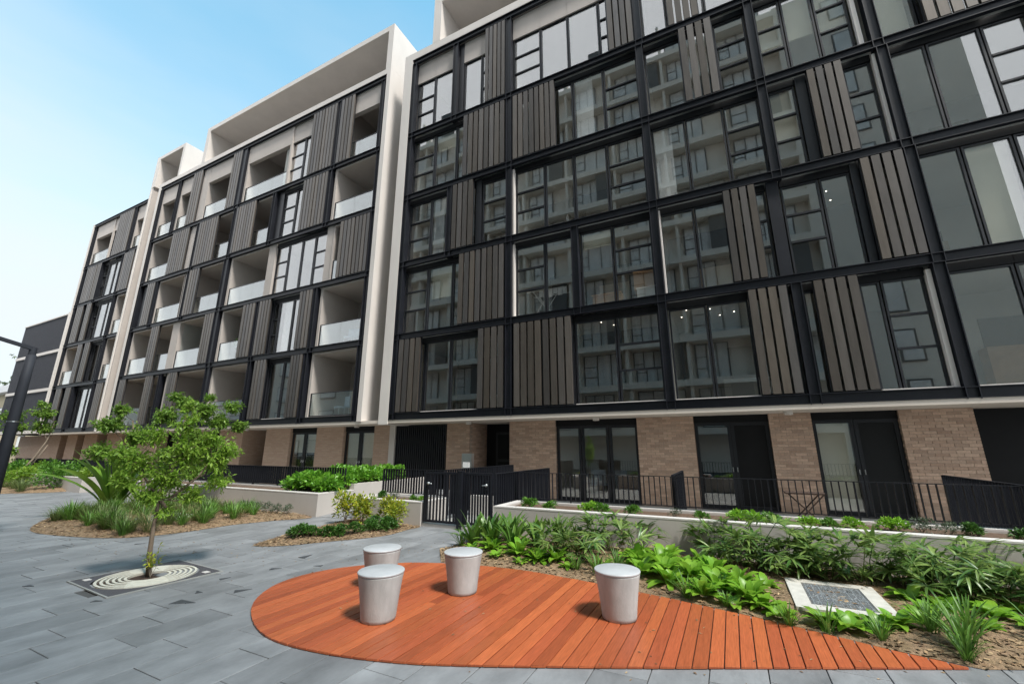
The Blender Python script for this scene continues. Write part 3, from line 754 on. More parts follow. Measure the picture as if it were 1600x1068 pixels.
BRL, BRH, JT = 0.250, 0.064, 0.009
cand = []
def pier(W, x0, x1, depth=0.5, split=True):
    b = MB(); b.box(x0+.012, x1-.012, YB+.012, YB+depth, 0, ZS); o = b.build('brick_pier', M['mortar'], W)
    z = .004; row = 0
    while z+BRH < ZS:
        x = x0; first = (BRL-JT)/2 if row % 2 else BRL
        w = first
        while x < x1-.03:
            e = min(x+w, x1)
            cand.append((math.hypot((x+e)/2, YB), o, x, e-JT if e < x1 else e, z)); x = e if e >= x1 else x+w+0.0
            w = BRL
        for xs in (x0, x1):   # returns on both jambs
            pass
        z += BRH+JT; row += 1
    # brick returns on the sides of the pier
    s = MB(); z = .004; row = 0
    while z+BRH < ZS:
        y = YB+.125 if row % 2 else YB+.24
        while y < YB+depth:
            e = min(y+BRL-JT, YB+depth)
            s.box(x1-.012, x1, y, e, z, z+BRH); s.box(x0, x0+.012, y, e, z, z+BRH); y += BRL
        z += BRH+JT; row += 1
    tag(s.build('brick', M['brick'], o), kind='stuff')
    return o
for x0, x1 in [(3.74, 5.07), (1.0, 1.96), (-2.50, -.89), (-6.88, -5.18), (-9.54, -8.54)]: pier(W1, x0, x1, 1.3 if x0 in (-9.54,) else .5)
cand.sort(key=lambda c: c[0])
rest = MB(); rr = random.Random(11)
for i, (d, o, a, e, z) in enumerate(cand):
    dy = rr.uniform(0, .004)
    if i < 300: piece('brick', M['brick'], o, a, e, YB+dy, YB+.06, z, z+BRH)
    else: rest.box(a, e, YB+dy, YB+.06, z, z+BRH)
tag(rest.build('brick', M['brick'], W1), kind='stuff')
for x0, x1, d in [(-24.1, -22.1, 1.4), (-20.25, -18.47, .5), (-16.67, -14.98, .5), (-13.2, -12.35, .5), (-28.2, -26.1, .5), (-32.5, -30.2, .5)]:
    b = MB(); b.box(x0, x1, YB, YB+d, 0, ZS); b.build('brick_pier', M['brick_far'], W2)
for x0, x1 in [(-42.6, -41.0), (-39.9, -38.0), (-36.6, -34.6), (-51.5, -43.75)]:
    b = MB(); b.box(x0, x1, YB, YB+.5, 0, ZS); b.build('brick_pier', M['brick_far'], W3)
piece('corner_column', M['white'], W1, -12.34, -12.06, YB-.03, YB+.5, 0, ZS)

def door_leaf(W, x0, x1, y, m, name='door', z1=2.36, handle=True, hside=1, blind=None):
    f = MB(); w = .085
    f.box(x0, x0+w, y, y+.06, .02, z1); f.box(x1-w, x1, y, y+.06, .02, z1); f.box(x0+w, x1-w, y, y+.06, .02, .14); f.box(x0+w, x1-w, y, y+.06, z1-w, z1)
    d = f.build(name, M['frame'], W)
    piece('pane', M[m], d, x0+w, x1-w, y+.025, y+.037, .14, z1-w)
    if blind: piece('blind', M[blind], d, x0+w+.01, x1-w-.01, y+.09, y+.10, .16, z1-w)
    if handle:
        hx = x1-.05 if hside > 0 else x0+.05
        h = MB(); h.tube([(hx, y-.04, 1.02), (hx, y-.04, 1.14)], .011, 6); h.tube([(hx, y+.002, 1.08), (hx, y-.045, 1.08)], .010, 6); h.build('handle', M['chrome'], d)
    return d
# dark head and the openings, right to left
def head(W, x0, x1, y=YB+.12, z=2.36): piece('door_head', M['dark'], W, x0, x1, y-.004, y+.25, z+.003, ZS-.003)
head(W1, 1.965, 3.735); door_leaf(W1, 1.97, 2.84, YB+.14, 'glass', blind='blind'); door_leaf(W1, 2.85, 3.73, YB+.14, 'screen', hside=-1)
head(W1, -.885, .995); door_leaf(W1, -.88, .05, YB+.14, 'glass'); door_leaf(W1, .06, .99, YB+.14, 'dark', hside=-1)
head(W1, -5.175, -2.505); 
for a, b_ in [(-5.17, -4.33), (-4.31, -3.42), (-3.40, -2.51)]: door_leaf(W1, a, b_, YB+.14, 'glass', name='sliding_door', handle=False)
b = MB(); b.box(5.08, 10.4, YB+.5, YB+.6, 0, ZS); b.build('opening_shade', M['dark'], W1)  # near-black sheet paints the shade inside this opening
# recessed entry with a brick reveal and a dark panelled door
b = MB(); b.box(-8.53, -6.89, YB+1.3, YB+1.45, 0, ZS); b.build('entry_wall', M['dark'], W1)
d = MB(); d.box(-8.1, -7.2, YB+1.24, YB+1.297, .02, 2.25); dd = d.build('door', M['frame'], W1)
for z0, z1 in ((.15, 1.15), (1.25, 2.15)): piece('door_panel', M['screen'], dd, -8.0, -7.3, YB+1.225, YB+1.24, z0, z1)
# slatted screen beside the gate
ss = MB(); ss.box(-12.05, -9.55, YB+.10, YB+.14, 2.44, 2.52); ss.box(-12.05, -9.55, YB+.10, YB+.14, .05, .12); ss.box(-10.9, -10.78, YB+.09, YB+.15, .05, 2.44); ss.box(-10.76, -9.55, YB+.10, YB+.14, 1.90, 1.98)
sc = ss.build('slat_screen', M['frame'], W1)
for i in range(25): piece('slat', M['frame'], sc, -12.03+i*.1, -12.03+i*.1+.045, YB+.02, YB+.095, .03, 2.53)
b = MB(); b.box(-11.2, -9.55, YB+1.2, YB+1.3, 0, ZS); b.build('lobby_wall', M['blind'], W1)
b = MB(); b.box(-12.05, -11.2, YB+.6, YB+.7, 0, ZS); b.build('lobby_side', M['dark'], W1)
# ground floor rooms behind the glass
b = MB(); b.box(-5.3, -2.4, YB+3.4, YB+3.5, 0, ZS); b.box(-5.32, -5.22, YB+.5, YB+3.4, 0, ZS); b.box(-2.5, -2.4, YB+.5, YB+3.4, 0, ZS); b.build('room_wall', M['plaster'], W1)
for x, y in [(-4.3, 15.5), (-4.0, 15.3), (-3.7, 15.4), (-3.4, 16.2)]: puck('downlight', W1, x, y, ZS-.002, .045, .012, M['lampglow'])
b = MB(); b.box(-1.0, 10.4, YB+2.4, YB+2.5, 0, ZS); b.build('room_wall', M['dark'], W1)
for x0, x1, bl in [(-18.47, -16.67, 'blind'), (-14.98, -13.2, 'blind')]:
    head(W2, x0, x1); m_ = (x0+x1)/2
    half = x0 == -18.47
    for a, e in ((x0+.01, m_-.01), (m_+.01, x1-.01)):
        dl = door_leaf(W2, a, e, YB+.14, 'glass', hside=1 if a < m_-.5 else -1, blind=None if half else bl)
        if half: piece('blind', M['blind'], dl, a+.09, e-.09, YB+.23, YB+.24, 1.45, 2.27)
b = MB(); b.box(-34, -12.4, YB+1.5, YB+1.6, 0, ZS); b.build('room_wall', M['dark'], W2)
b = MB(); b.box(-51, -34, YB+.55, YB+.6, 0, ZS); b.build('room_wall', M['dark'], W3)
b = MB(); b.box(-22.09, -20.26, YB+1.3, YB+1.35, 0, 2.3); b.build('door', M['screen'], W2)

# ------------------------------------------------------------------ far left: louvred block, cream house
LB = thing('louvred_building', 'low dark building clad in fine vertical louvres with pale floor bands at far left', 'building', (-48, YF, 0))
b = MB(); b.box(-52.4, -43.95, YF+.12, 24, 2.66, 11.55); b.build('wall', M['steel_web'], LB)
lo = MB(); x = -52.38
while x < -44.0:
    for z0, z1 in ((3.0, 5.70), (5.98, 8.62), (8.90, 11.5)): lo.box(x, x+.09, YF+.0, YF+.115, z0, z1)
    x += .2
tag(lo.build('louvre', M['lamp_grey'], LB), kind='stuff')
for z in (5.72, 8.64, 11.52): piece('floor_band', M['white'], LB, -52.42, -43.97, YF-.04, YF+.118, z, z+.22 if z < 11 else z+.1)
piece('floor_band', M['white'], LB, -52.42, -43.97, YF-.04, YF+.118, 2.68, 2.9)
piece('corner_post', M['white'], LB, -43.96, -43.80, YF-.05, YF+.3, 2.66, 11.7)
HB = thing('house', 'cream house with pale flat roof at the far left edge', 'house', (-66, 18, 0))
b = MB(); b.box(-75, -58, 16, 26, 0, 7.2); b.build('wall', M['cream'], HB)
b = MB(); b.box(-76, -57, 15.2, 27, 7.2, 7.9); b.build('roof', M['roof'], HB)
for i in range(4):
    for z in (1.2, 4.2):
        w = MB(); x = -73.5+i*4; w.box(x, x+1.6, 15.95, 15.998, z, z+1.6); w.box(x-.06, x+1.66, 15.93, 15.99, z-.1, z-.01); wo = w.build('window', M['frame'], HB)
        piece('pane', M['opp_glass'], wo, x+.08, x+1.52, 15.935, 15.948, z+.08, z+1.52)

# ------------------------------------------------------------------ the block across the plaza (seen mirrored in the glass)
OB = thing('opposite_building', 'tall beige apartment block across the plaza mirrored in the glazing', 'apartment building', (-8, -8, 0))
YO = -6.0; OH = 34.5; NX0, NX1 = -31.0, 15.5
b = MB(); b.box(NX0, NX1, YO-10, YO-.9, 0, OH); b.box(6.5, NX1, YO-.898, YO-.3, 0, OH); b.build('wall', M['opp'], OB)
for k in range(11):
    z = 3.1*k+2.6
    piece('balcony_slab', M['opp'], OB, NX0, 6.5, YO-.9, YO, z, z+.45)
    for i in range(9):
        x = NX0+.4+i*4.1
        piece('dividing_wall', M['opp'], OB, x-.2, x, YO-.9, YO-.2, z+.45, z+3.1)
        wdt = 2.2 if (i+k) % 3 else 3.2
        fo = MB(); fo.box(x+.3, x+.3+wdt, YO-.898, YO-.80, z+.5, z+2.95)
        for q in range(4): fo.box(x+.3+q*wdt/3-.03, x+.33+q*wdt/3, YO-.80, YO-.74, z+.5, z+2.95)
        for q in (1.2, 2.0): fo.box(x+.3, x+.3+wdt/3, YO-.80, YO-.75, z+q, z+q+.05)
        wo = fo.build('window', M['opp_dark'], OB)
        piece('pane', M['opp_glass'], wo, x+.36, x+.26+wdt, YO-.795, YO-.79, z+.56, z+2.9)
        if (i*7+k*3) % 4 == 1: piece('screen_panel', M['opp_dark'], OB, x+2.4, x+3.7, YO-.3, YO-.2, z+.45, z+3.1)
    wo = MB().box(9.4, 10.5, YO-.298, YO-.24, z+.6, z+2.7).build('window', M['opp_dark'], OB)
    piece('pane', M['opp_glass'], wo, 9.5, 10.4, YO-.238, YO-.232, z+.7, z+2.6)
OL = thing('opposite_building', 'lower pale building across the plaza far to the left mirrored in the balconies', 'apartment building', (-60, -12, 0))
b = MB(); b.box(-95, -36, -20, -8, 0, 13); b.build('wall', M['opp'], OL)
for k in range(4):
    for i in range(14):
        x = -94+i*4.1; wo = MB().box(x, x+2.4, -7.998, -7.9, 3.1*k+.8, 3.1*k+2.6).build('window', M['opp_dark'], OL)
        piece('pane', M['opp_glass'], wo, x+.1, x+2.3, -7.898, -7.89, 3.1*k+.9, 3.1*k+2.5)

# ------------------------------------------------------------------ planter walls
def planter(label, x0, x1, y0, y1, h, t=.17, soil=.07, left=True, right=True):
    o = thing('planter_wall', label, 'planter', ((x0+x1)/2, y0, 0))
    b = MB(); c = .025
    def wl_(a, e, f, g_):
        b.box(a, e, f, g_, 0, h-c)
    wl_(x0, x1, y0, y0+t, 0); wl_(x0, x1, y1-t, y1, 0)
    if left: wl_(x0, x0+t, y0+t, y1-t, 0)
    if right: wl_(x1-t, x1, y0+t, y1-t, 0)
    return o, b, c
def make_planter(label, x0, x1, y0, y1, h, t=.17):
    o = thing('planter_wall', label, 'planter', ((x0+x1)/2, y0, 0))
    b = MB(); c = .025
    for q in ((x0, x1, y0, y0+t), (x0, x1, y1-t, y1), (x0, x0+t, y0+t, y1-t), (x1-t, x1, y0+t, y1-t)): b.box(*q, 0, h-c)
    b.build('wall', M['wall'], o)
    b = MB()
    for q in ((x0-.004, x1+.004, y0-.004, y0+t), (x0-.004, x1+.004, y1-t, y1+.004), (x0-.004, x0+t, y0+t, y1-t), (x1-t, x1+.004, y0+t, y1-t)): b.box(*q, h-c+.001, h)
    b.build('coping', M['coping'], o)
    s = MB(); s.box(x0+t, x1-t, y0+t, y1-t, .1, h-.05); s.build('soil', M['soil'], o)
    return o
make_planter('long pale rendered planter wall behind the lady palms with shrubs along its top', -4.33, 6.5, 7.80, 8.98, .54)
make_planter('short pale planter wall left of the black gate', -8.28, -6.24, 7.95, 8.95, .50)
make_planter('long pale planter wall beside the slate ramp, under the leafy shrubs', -19.5, -9.34, 7.80, 8.95, .55)
b = MB(); b.box(-9.51, -9.34, 8.955, 12.2, 0, .70); 
rw = tag(b.build('side_wall', M['wall']), 'pale low side wall running back along the slate ramp', 'wall')
tag(MB().box(-11.4, -9.515, 8.955, 12.2, 0, .66).build('raised_bed', M['soil']), 'raised soil bed behind the pale side wall', 'garden bed')
make_planter('far pale planter wall at the left beyond the small tree', -30.5, -22.4, 7.80, 8.95, .55)
# slate ramp and terrace floors
b = MB(); b.prism([(-9.335, 7.9), (-8.285, 7.9), (-8.285, 12.4), (-9.335, 12.4)], -.02, .006); b.v = [(x, y, z if z < 0 or y < 9 else .30) for x, y, z in b.v]
tag(b.build('ramp', M['paver']), 'smooth slate ramp rising between the planter walls', kind='structure')
b = MB(); b.box(-6.2, -4.4, 8.3, 13.45, .004, .03); b.box(-4.38, 10, 9.0, 13.45, .004, .034); b.box(-34, -9.52, 9.0, 13.45, .004, .034)
tag(b.build('terrace_floor', M['wall_grey']), 'pale tiled terrace floors behind the railings', kind='structure')
b = MB(); b.box(-6.22, -5.32, 8.0, 8.3, -.01, .06); b.box(-5.24, -4.34, 8.02, 8.3, -.01, .05)
tag(b.build('threshold', M['coping']), 'pale concrete threshold under the gate', kind='structure')
b = MB(); b.box(-6.0, -5.42, 9.6, 9.75, .03, .50); b.box(-4.9, -4.5, 9.9, 10.05, .03, .38)
tag(b.build('terrace_wall', M['coping']), 'low pale wall seen through the gate bars', 'wall')

# ------------------------------------------------------------------ railings and gate
def railing(label, p0, p1, z0, z1, step=.1, blade=(.012, .05), group=None, posts=True):
    (xa, ya), (xb, yb) = p0, p1
    o = thing('railing', label, 'railing', (xa, ya, 0), group)
    L = math.hypot(xb-xa, yb-ya); ux, uy = (xb-xa)/L, (yb-ya)/L
    alongx = abs(ux) > abs(uy)
    b = MB()
    if alongx:
        b.box(min(xa, xb), max(xa, xb), ya-.025, ya+.025, z1-.012, z1); b.box(min(xa, xb), max(xa, xb), ya-.02, ya+.02, z0+.05, z0+.062)
    else:
        b.box(xa-.025, xa+.025, min(ya, yb), max(ya, yb), z1-.012, z1); b.box(xa-.02, xa+.02, min(ya, yb), max(ya, yb), z0+.05, z0+.062)
    b.build('rail', M['steel'], o)
    n = int(L/step)
    for i in range(n+1):
        t = (i+.0)*L/n; x, y = xa+ux*t, ya+uy*t
        post = posts and i % 12 == 0
        zb = z0 if post else z0+.062
        th = blade[0]*(1.6 if post else 1)
        if alongx: piece('post' if post else 'picket', M['steel'], o, x-th/2, x+th/2, y-blade[1]/2, y+blade[1]/2, zb, z1-.012)
        else: piece('post' if post else 'picket', M['steel'], o, x-blade[1]/2, x+blade[1]/2, y-th/2, y+th/2, zb, z1-.012)
    return o
railing('long black picket railing along the top of the long planter wall', (-4.3, 8.90), (3.62, 8.90), .54, 1.13, .1)
railing('black picket railing above the short planter left of the gate', (-8.2, 8.85), (-6.28, 8.85), .50, 1.13, .08, (.012, .06))
railing('long black bladed railing on the planter wall beside the ramp', (-22.0, 8.85), (-9.6, 8.85), .55, 1.12, .1, (.012, .06))
railing('black railing beyond the far planter at the left', (-34, 9.0), (-22.5, 9.0), .55, 1.15, .12, (.014, .06))
railing('black bladed side fence running back from the right gate post', (-4.42, 8.05), (-4.42, 11.0), .03, 1.14, .1, (.014, .05))
railing('black side fence running back from the left gate post', (-6.30, 8.95), (-6.30, 12.6), .03, 1.14, .1, (.014, .05))
railing('short black side fence between two terraces behind the long railing', (-1.06, 8.97), (-1.06, 10.9), .05, 1.15, .1, (.014, .05))
railing('black side fence at the right end of the long railing', (3.68, 8.9), (3.68, 11.6), .05, 1.14, .09, (.014, .06))
so_ = thing('fence_panel', 'solid black end panel at the right end of the railing', 'fence', (3.68, 8.8, 0))
piece('panel', M['steel'], so_, 3.74, 6.2, 8.72, 8.76, .54, 1.16); piece('cap', M['steel'], so_, 3.72, 6.2, 8.70, 8.78, 1.163, 1.19)

def gate(label, x0, x1, y, hx):
    o = thing('gate', label, 'gate', (x0, y, 0), 'black gate leaves')
    b = MB(); z0, z1 = .10, 1.14
    b.box(x0, x0+.045, y-.025, y+.025, z0, z1); b.box(x1-.045, x1, y-.025, y+.025, z0, z1)
    b.box(x0+.045, x1-.045, y-.025, y+.025, z1-.045, z1); b.box(x0+.045, x1-.045, y-.025, y+.025, z0, z0+.045)
    b.build('gate_frame', M['steel'], o)
    n = 9
    for i in range(n):
        x = x0+.045+(i+.5)*(x1-x0-.09)/n; piece('picket', M['steel'], o, x-.011, x+.011, y-.022, y+.022, z0+.045, z1-.045)
    lp = MB(); lp.box(hx-.05, hx+.05, y-.03, y+.03, .80, .98); lp.build('lock_plate', M['steel'], o)
    h = MB(); h.smooth = True; s = 1 if hx < (x0+x1)/2 else -1
    h.lathe([(.026, -.02), (.030, 0), (.026, .02)], 14); h.v = [(hx+a, y-.05+c_, .90+bb) for a, bb, c_ in h.v]
    h.tube([(hx, y-.06, .90), (hx+s*.10, y-.065, .895)], .011, 8); h.build('handle', M['chrome'], o)
    return o
gate('left leaf of the black picket gate with a round silver handle at its left', -6.20, -5.32, 8.0, -6.06)
gate('right leaf of the black picket gate with a silver lever handle at its right', -5.20, -4.50, 8.06, -4.62)
gp = thing('gate_post', 'thick black post between the two gate leaves', 'gate post', (-5.26, 8.02, 0))
piece('post', M['steel'], gp, -5.31, -5.21, 7.97, 8.09, 0, 1.16); piece('cap', M['steel'], gp, -5.315, -5.205, 7.965, 8.095, 1.161, 1.175)
mb = thing('mailbox', 'small mailbox with a white notice behind the gate', 'mailbox', (-6.0, 9.3, 0))
piece('stand', M['steel'], mb, -7.02, -6.98, 11.0, 11.04, .0, 1.05); piece('box', M['chrome'], mb, -7.17, -6.83, 10.95, 11.09, 1.05, 1.50); piece('notice', M['paper'], mb, -7.12, -6.90, 10.935, 10.948, 1.1, 1.25)

# ------------------------------------------------------------------ timber deck
DK = thing('timber_deck', 'teardrop shaped red brown timber deck with four concrete stools', 'deck', (-2, 4.3, 0))
def yspan(x):
    ys = []
    for i in range(len(DECK)):
        (x0, y0), (x1, y1) = DECK[i], DECK[(i+1) % len(DECK)]
        if (x0 <= x < x1) or (x1 <= x < x0): ys.append(y0+(y1-y0)*(x-x0)/(x1-x0))
    return (min(ys), max(ys)) if len(ys) >= 2 else None
dx0, dx1 = min(p[0] for p in DECK), max(p[0] for p in DECK)
pwid = .112; x = dx0; rr = random.Random(5)
pm = M['plank']
while x < dx1:
    xs = [x+.0045+(pwid-.009)*t/3 for t in range(4)]
    sp = [yspan(min(max(q, dx0+.004), dx1-.004)) for q in xs]
    if all(sp) and max(s[1]-s[0] for s in sp) > .05:
        lo = [(q, s[0]) for q, s in zip(xs, sp)]; hi = [(q, s[1]) for q, s in zip(xs, sp)]
        def plank(lo_, hi_):
            b = MB(); poly = lo_ + hi_[::-1]; z1 = .020+rr.uniform(-.0012, .0012)
            cx = sum(p[0] for p in poly)/len(poly); cy = sum(p[1] for p in poly)/len(poly)
            tp = [(px+(.0025 if px < cx else -.0025)*(1 if abs(px-cx) > .04 else .3), py) for px, py in poly]
            b.prism(poly, .006, z1-.003); b.prism(poly, z1-.003, z1, tp); b.f = [f for i, f in enumerate(b.f) if i not in (1, len(poly)+2)]
            b.build('plank', pm, DK)
        L = hi[1][1]-lo[1][1]
        if L > 2.2 and rr.random() < .35:
            yc = lo[1][1] + L*rr.uniform(.35, .65)
            plank(lo, [(q, yc-.002) for q in xs]); plank([(q, yc+.002) for q in xs], hi)
        else: plank(lo, hi)
    x += pwid
b = MB(); c0 = (-2.0, 4.3); b.prism([(c0[0]+(px-c0[0])*.985, c0[1]+(py-c0[1])*.985) for px, py in DECK][::1], .0025, .0055)
b.build('gap_shade_sheet', M['dark_brown'], DK)  # one thin dark sheet; its colour gives the board gaps their shade

# ------------------------------------------------------------------ stools
def stool(label, x, y):
    o = thing('concrete_stool', label, 'stool', (x, y, .0205), 'concrete stools on the deck')
    return o
b = MB(); b.lathe([(.150, 0), (.158, .004), (.163, .03), (.170, .10), (.186, .22), (.205, .34), (.212, .375), (.214, .39)], 48)
stool_body = b.mesh('body', M['concrete'], True)
b = MB(); b.lathe([(.2145, .390), (.2185, .393), (.2195, .402), (.2165, .4085), (.212, .411)], 48)
stool_top = b.mesh('seat', M['seat_top'], True)
for lab, x, y in [('concrete stool nearest the camera on the left of the deck', -3.29, 3.61), ('concrete stool in the middle of the deck in front of the broad leaved plants', -2.99, 4.66), ('concrete stool on the right of the deck', -1.17, 4.71), ('concrete stool half hidden behind the nearest stool', -4.00, 4.38)]:
    o = stool(lab, x, y)
    link('body', stool_body, o, (0, 0, 0), True); link('seat', stool_top, o, (0, 0, 0), True); o.rotation_euler.z = rr.uniform(0, 6); o.scale = (1.05, 1.05, 1.07)

# ------------------------------------------------------------------ tree grate
TG = thing('tree_grate', 'round slotted tree grate in a dark square plate around the young tree', 'tree grate', (*GRATE_C, 0), rz=R(-3))
S = GRATE_S
b = MB(); n = 64; ri = .555
for i in range(n):
    a0, a1 = 2*math.pi*i/n, 2*math.pi*(i+1)/n
    def sq(a):
        c, s_ = math.cos(a), math.sin(a); k = S/max(abs(c), abs(s_)); return (c*k, s_*k)
    p0, p1 = sq(a0), sq(a1); q0, q1 = (ri*math.cos(a0), ri*math.sin(a0)), (ri*math.cos(a1), ri*math.sin(a1))
    b.prism([q0, p0, p1, q1], .001, .012)
link('corner_plate', b.mesh('corner_plate', M['plate']), TG, None, True)
b = MB()
for x0, x1, y0, y1 in ((-S-.02, S+.02, -S-.02, -S), (-S-.02, S+.02, S, S+.02), (-S-.02, -S, -S, S), (S, S+.02, -S, S)): b.box(x0, x1, y0, y1, .001, .014)
link('edge_angle', b.mesh('edge_angle', M['wall_grey']), TG, None, True)
def ring(r0, r1, z0, z1, a0=0, a1=360, n=72):
    b = MB(); k = max(3, int(n*(a1-a0)/360))
    for i in range(k):
        t0, t1 = R(a0+(a1-a0)*i/k), R(a0+(a1-a0)*(i+1)/k)
        b.prism([(r0*math.cos(t0), r0*math.sin(t0)), (r1*math.cos(t0), r1*math.sin(t0)), (r1*math.cos(t1), r1*math.sin(t1)), (r0*math.cos(t1), r0*math.sin(t1))], z0, z1)
    return b
for i in range(6):
    r0 = .215+i*.057
    link('grate_ring', ring(r0, r0+.029, -.01, .017).mesh('grate_ring', M['cement_ring']), TG, None, True)
sp = MB()
for k in range(5):
    r0 = .244+k*.057
    for c in (158, 338):
        q = ring(r0-.001, r0+.029, -.01, .0168, c-38+k*3, c+38-k*3); b0 = len(sp.v); sp.v += q.v; sp.f += [tuple(i+b0 for i in f) for f in q.f]
link('grate_bridge', sp.mesh('grate_bridge', M['cement_ring']), TG, None, True)
link('slot_shade', MB().lathe([(.53, -.011), (.53, -.010)], 32).mesh('slot_shade', M['dark_brown']), TG, None, True)  # dark disc: the shade of the void under the slots, as colour
for x, y in ((-.47, -.47), (.47, .47)): link('marker_plate', MB().box(x-.05, x+.05, y-.035, y+.035, .012, .0155).mesh('marker_plate', M['coping']), TG, None, True)

# ------------------------------------------------------------------ drain pit in the right bed
DP = thing('drain_pit', 'square pale concrete drain frame with a grey grate lid in the mulch bed', 'drain cover', (.85, 6.1, .05))
b = MB(); x0, x1, y0, y1, w = .42, 1.28, 5.60, 6.72, .15
for q in ((x0, x1, y0, y0+w), (x0, x1, y1-w, y1), (x0, x0+w, y0+w, y1-w), (x1-w, x1, y0+w, y1-w)): b.box(*q, .0, .095)
b.build('concrete_frame', M['concrete_pale'], DP)
b = MB(); b.box(x0+w, x1-w, y0+w, y1-w, .02, .08); b.build('lid_base', M['paver_dark'], DP)
mesh_ = MB()
for i in range(28): mesh_.box(x0+w+.004, x1-w-.004, y0+w+.015+i*.0285, y0+w+.021+i*.0285, .081, .092)
for i in range(9): mesh_.box(x0+w+.03+i*.062, x0+w+.036+i*.062, y0+w+.004, y1-w-.004, .0815, .0915)
mesh_.build('lid_grating', M['galv'], DP)
gr = MB(); r = random.Random(8)
for i in range(1100):
    x, y = r.uniform(x0+w+.02, x1-w-.02), r.uniform(y0+w+.02, y1-w-.02); s = r.uniform(.008, .016); z = .079+r.uniform(0, .006)
    a = r.uniform(0, 3); c, sn = math.cos(a)*s, math.sin(a)*s
    gr.prism([(x+c, y+sn), (x-sn, y+c), (x-c, y-sn), (x+sn, y-c)], z-.01, z+s*.5, [(x+c*.5, y+sn*.5), (x-sn*.5, y+c*.5), (x-c*.5, y-sn*.5), (x+sn*.5, y-c*.5)])
tag(gr.build('gravel', M['gravel'], DP), kind='stuff')

# ------------------------------------------------------------------ lamp post
LP = thing('lamp_post', 'tall dark grey lamp post with a horizontal arm at the left edge', 'lamp post', (-12.62, 3.15, 0))
b = MB(); b.smooth = True; b.tube([(-12.62, 3.15, 0), (-12.62, 3.15, 2.95), (-12.62, 3.15, 3.5)], [.105, .080, .074], 18); b.build('pole', M['lamp_grey'], LP)
b = MB(); b.tube([(-12.62, 3.15, 3.49), (-12.62, 3.15, 3.66)], [.06, .055], 14); b.build('collar', M['lamp_grey'], LP)
ax, ay = .12, -.99
def lamp_bar(t0, t1, hw, h0, h1, rise):
    q = MB(); c = []
    for t in (t0, t1):
        for sx, hz_ in ((-hw, h0), (hw, h0), (hw, h1), (-hw, h1)): c.append((-12.62+ax*t-ay*sx, 3.15+ay*t+ax*sx, 3.60+rise*t+hz_))
    q.v = c; q.f = [(3, 2, 1, 0), (4, 5, 6, 7), (0, 1, 5, 4), (1, 2, 6, 5), (2, 3, 7, 6), (3, 0, 4, 7)]
    return q
lamp_bar(-.05, 1.7, .04, 0.0, .065, .20).build('arm', M['lamp_grey'], LP)
lamp_bar(.8, 1.6, .03, -.012, -.002, .20).build('light_panel', M['white'], LP)
b = MB(); b.tube([(-12.62, 3.15, 2.15), (-12.62, 3.15, 2.17)], [.089, .089], 18); b.build('band', M['chrome'], LP)

# ------------------------------------------------------------------ things on balconies and behind the glass
AX = thing('drying_rack', 'white folding drying rack with washing behind second floor glass', 'drying rack', (-5.1, 13.0, LZ[1]+.1))
b = MB(); zb = LZ[1]+.11
for y in (12.8, 13.3):
    b.tube([(-5.6, y, zb), (-4.9, y, zb+.95)], .012, 6); b.tube([(-4.9, y, zb), (-5.6, y, zb+.95)], .012, 6)
for i in range(6): b.tube([(-5.75+i*.24, 12.75, zb+.95), (-5.75+i*.24, 13.35, zb+.95)], .009, 5)
for y in (12.75, 13.35): b.tube([(-5.8, y, zb+.95), (-4.45, y, zb+.95)], .011, 6)
b.build('rack', M['paper'], AX)
for i in range(6):
    b = MB(); x = -5.35+i*.17; n = 5; zt = zb+.95; h = random.uniform(.18, .34)
    for k in range(n):
        xa, xb = x+k*.03, x+(k+1)*.03; ya = 12.76+.012*math.sin(k*2+i); yb_ = 12.76+.012*math.sin((k+1)*2+i)
        b.poly([(xa, ya, zt-h), (xb, yb_, zt-h), (xb, 12.76, zt), (xa, 12.76, zt)]); b.poly([(xa, ya+.01, zt-h), (xa, 12.77, zt), (xb, 12.77, zt), (xb, yb_+.01, zt-h)])
    b.build('washing', M['cloth'], AX)
def carton(label, x, y, z, w, d, h, m='card', rz=0):
    o = thing('cardboard_box', label, 'box', (x, y, z), rz=rz)
    link('carton', MB().box(-w/2, w/2, -d/2, d/2, 0, h).mesh('carton', M[m]), o, None, True)
    link('tape', MB().box(-w/2-.001, w/2+.001, -.03, .03, h, h+.002).mesh('tape', M['paper']), o, None, True)
    f = MB(); f.box(-w/2, w/2, -d/2-.16, -d/2, h-.01, h-.003); link('flap', f.mesh('flap', M[m]), o, None, True)
    return o
zb = LZ[1]+.11
carton('wide low cardboard box behind second floor glass beside the drying rack', -3.0, 13.0, zb, .95, .5, .42)
carton('white carton under the brown box behind second floor glass', -1.75, 12.95, zb, .62, .5, .40, 'paper')
carton('brown cardboard box on top of the white carton behind second floor glass', -1.8, 12.97, zb+.405, .72, .52, .52, 'card', .12)
# chairs on two balconies
def chair(label, x, y, z, rz=0):
    o = thing('chair', label, 'chair', (x, y, z), 'pale chairs on the middle wing balconies', rz)
    link('seat', MB().box(-.24, .24, -.24, .24, .42, .46).mesh('seat', M['cloth_blue']), o, None, True)
    link('backrest', MB().box(-.24, .24, .21, .25, .46, .92).mesh('backrest', M['cloth_blue']), o, None, True)
    for sx in (-.21, .21):
        for sy in (-.21, .21): link('leg', MB().tube([(sx*1.1, sy*1.1, 0), (sx, sy, .42)], .014, 6).mesh('leg', M['chrome']), o, None, True)
    return o
chair('pale chair on the second floor balcony next to the gap', -14.75, 13.2, LZ[1]+.14, .4)
chair('pale chair on the first floor balcony next to the gap', -14.9, 13.2, LZ[0]+.14, -.3)
FT = thing('folding_table', 'dark folding table with crossed legs leaning by the brick pier on the terrace', 'table', (1.3, 11.4, 0))
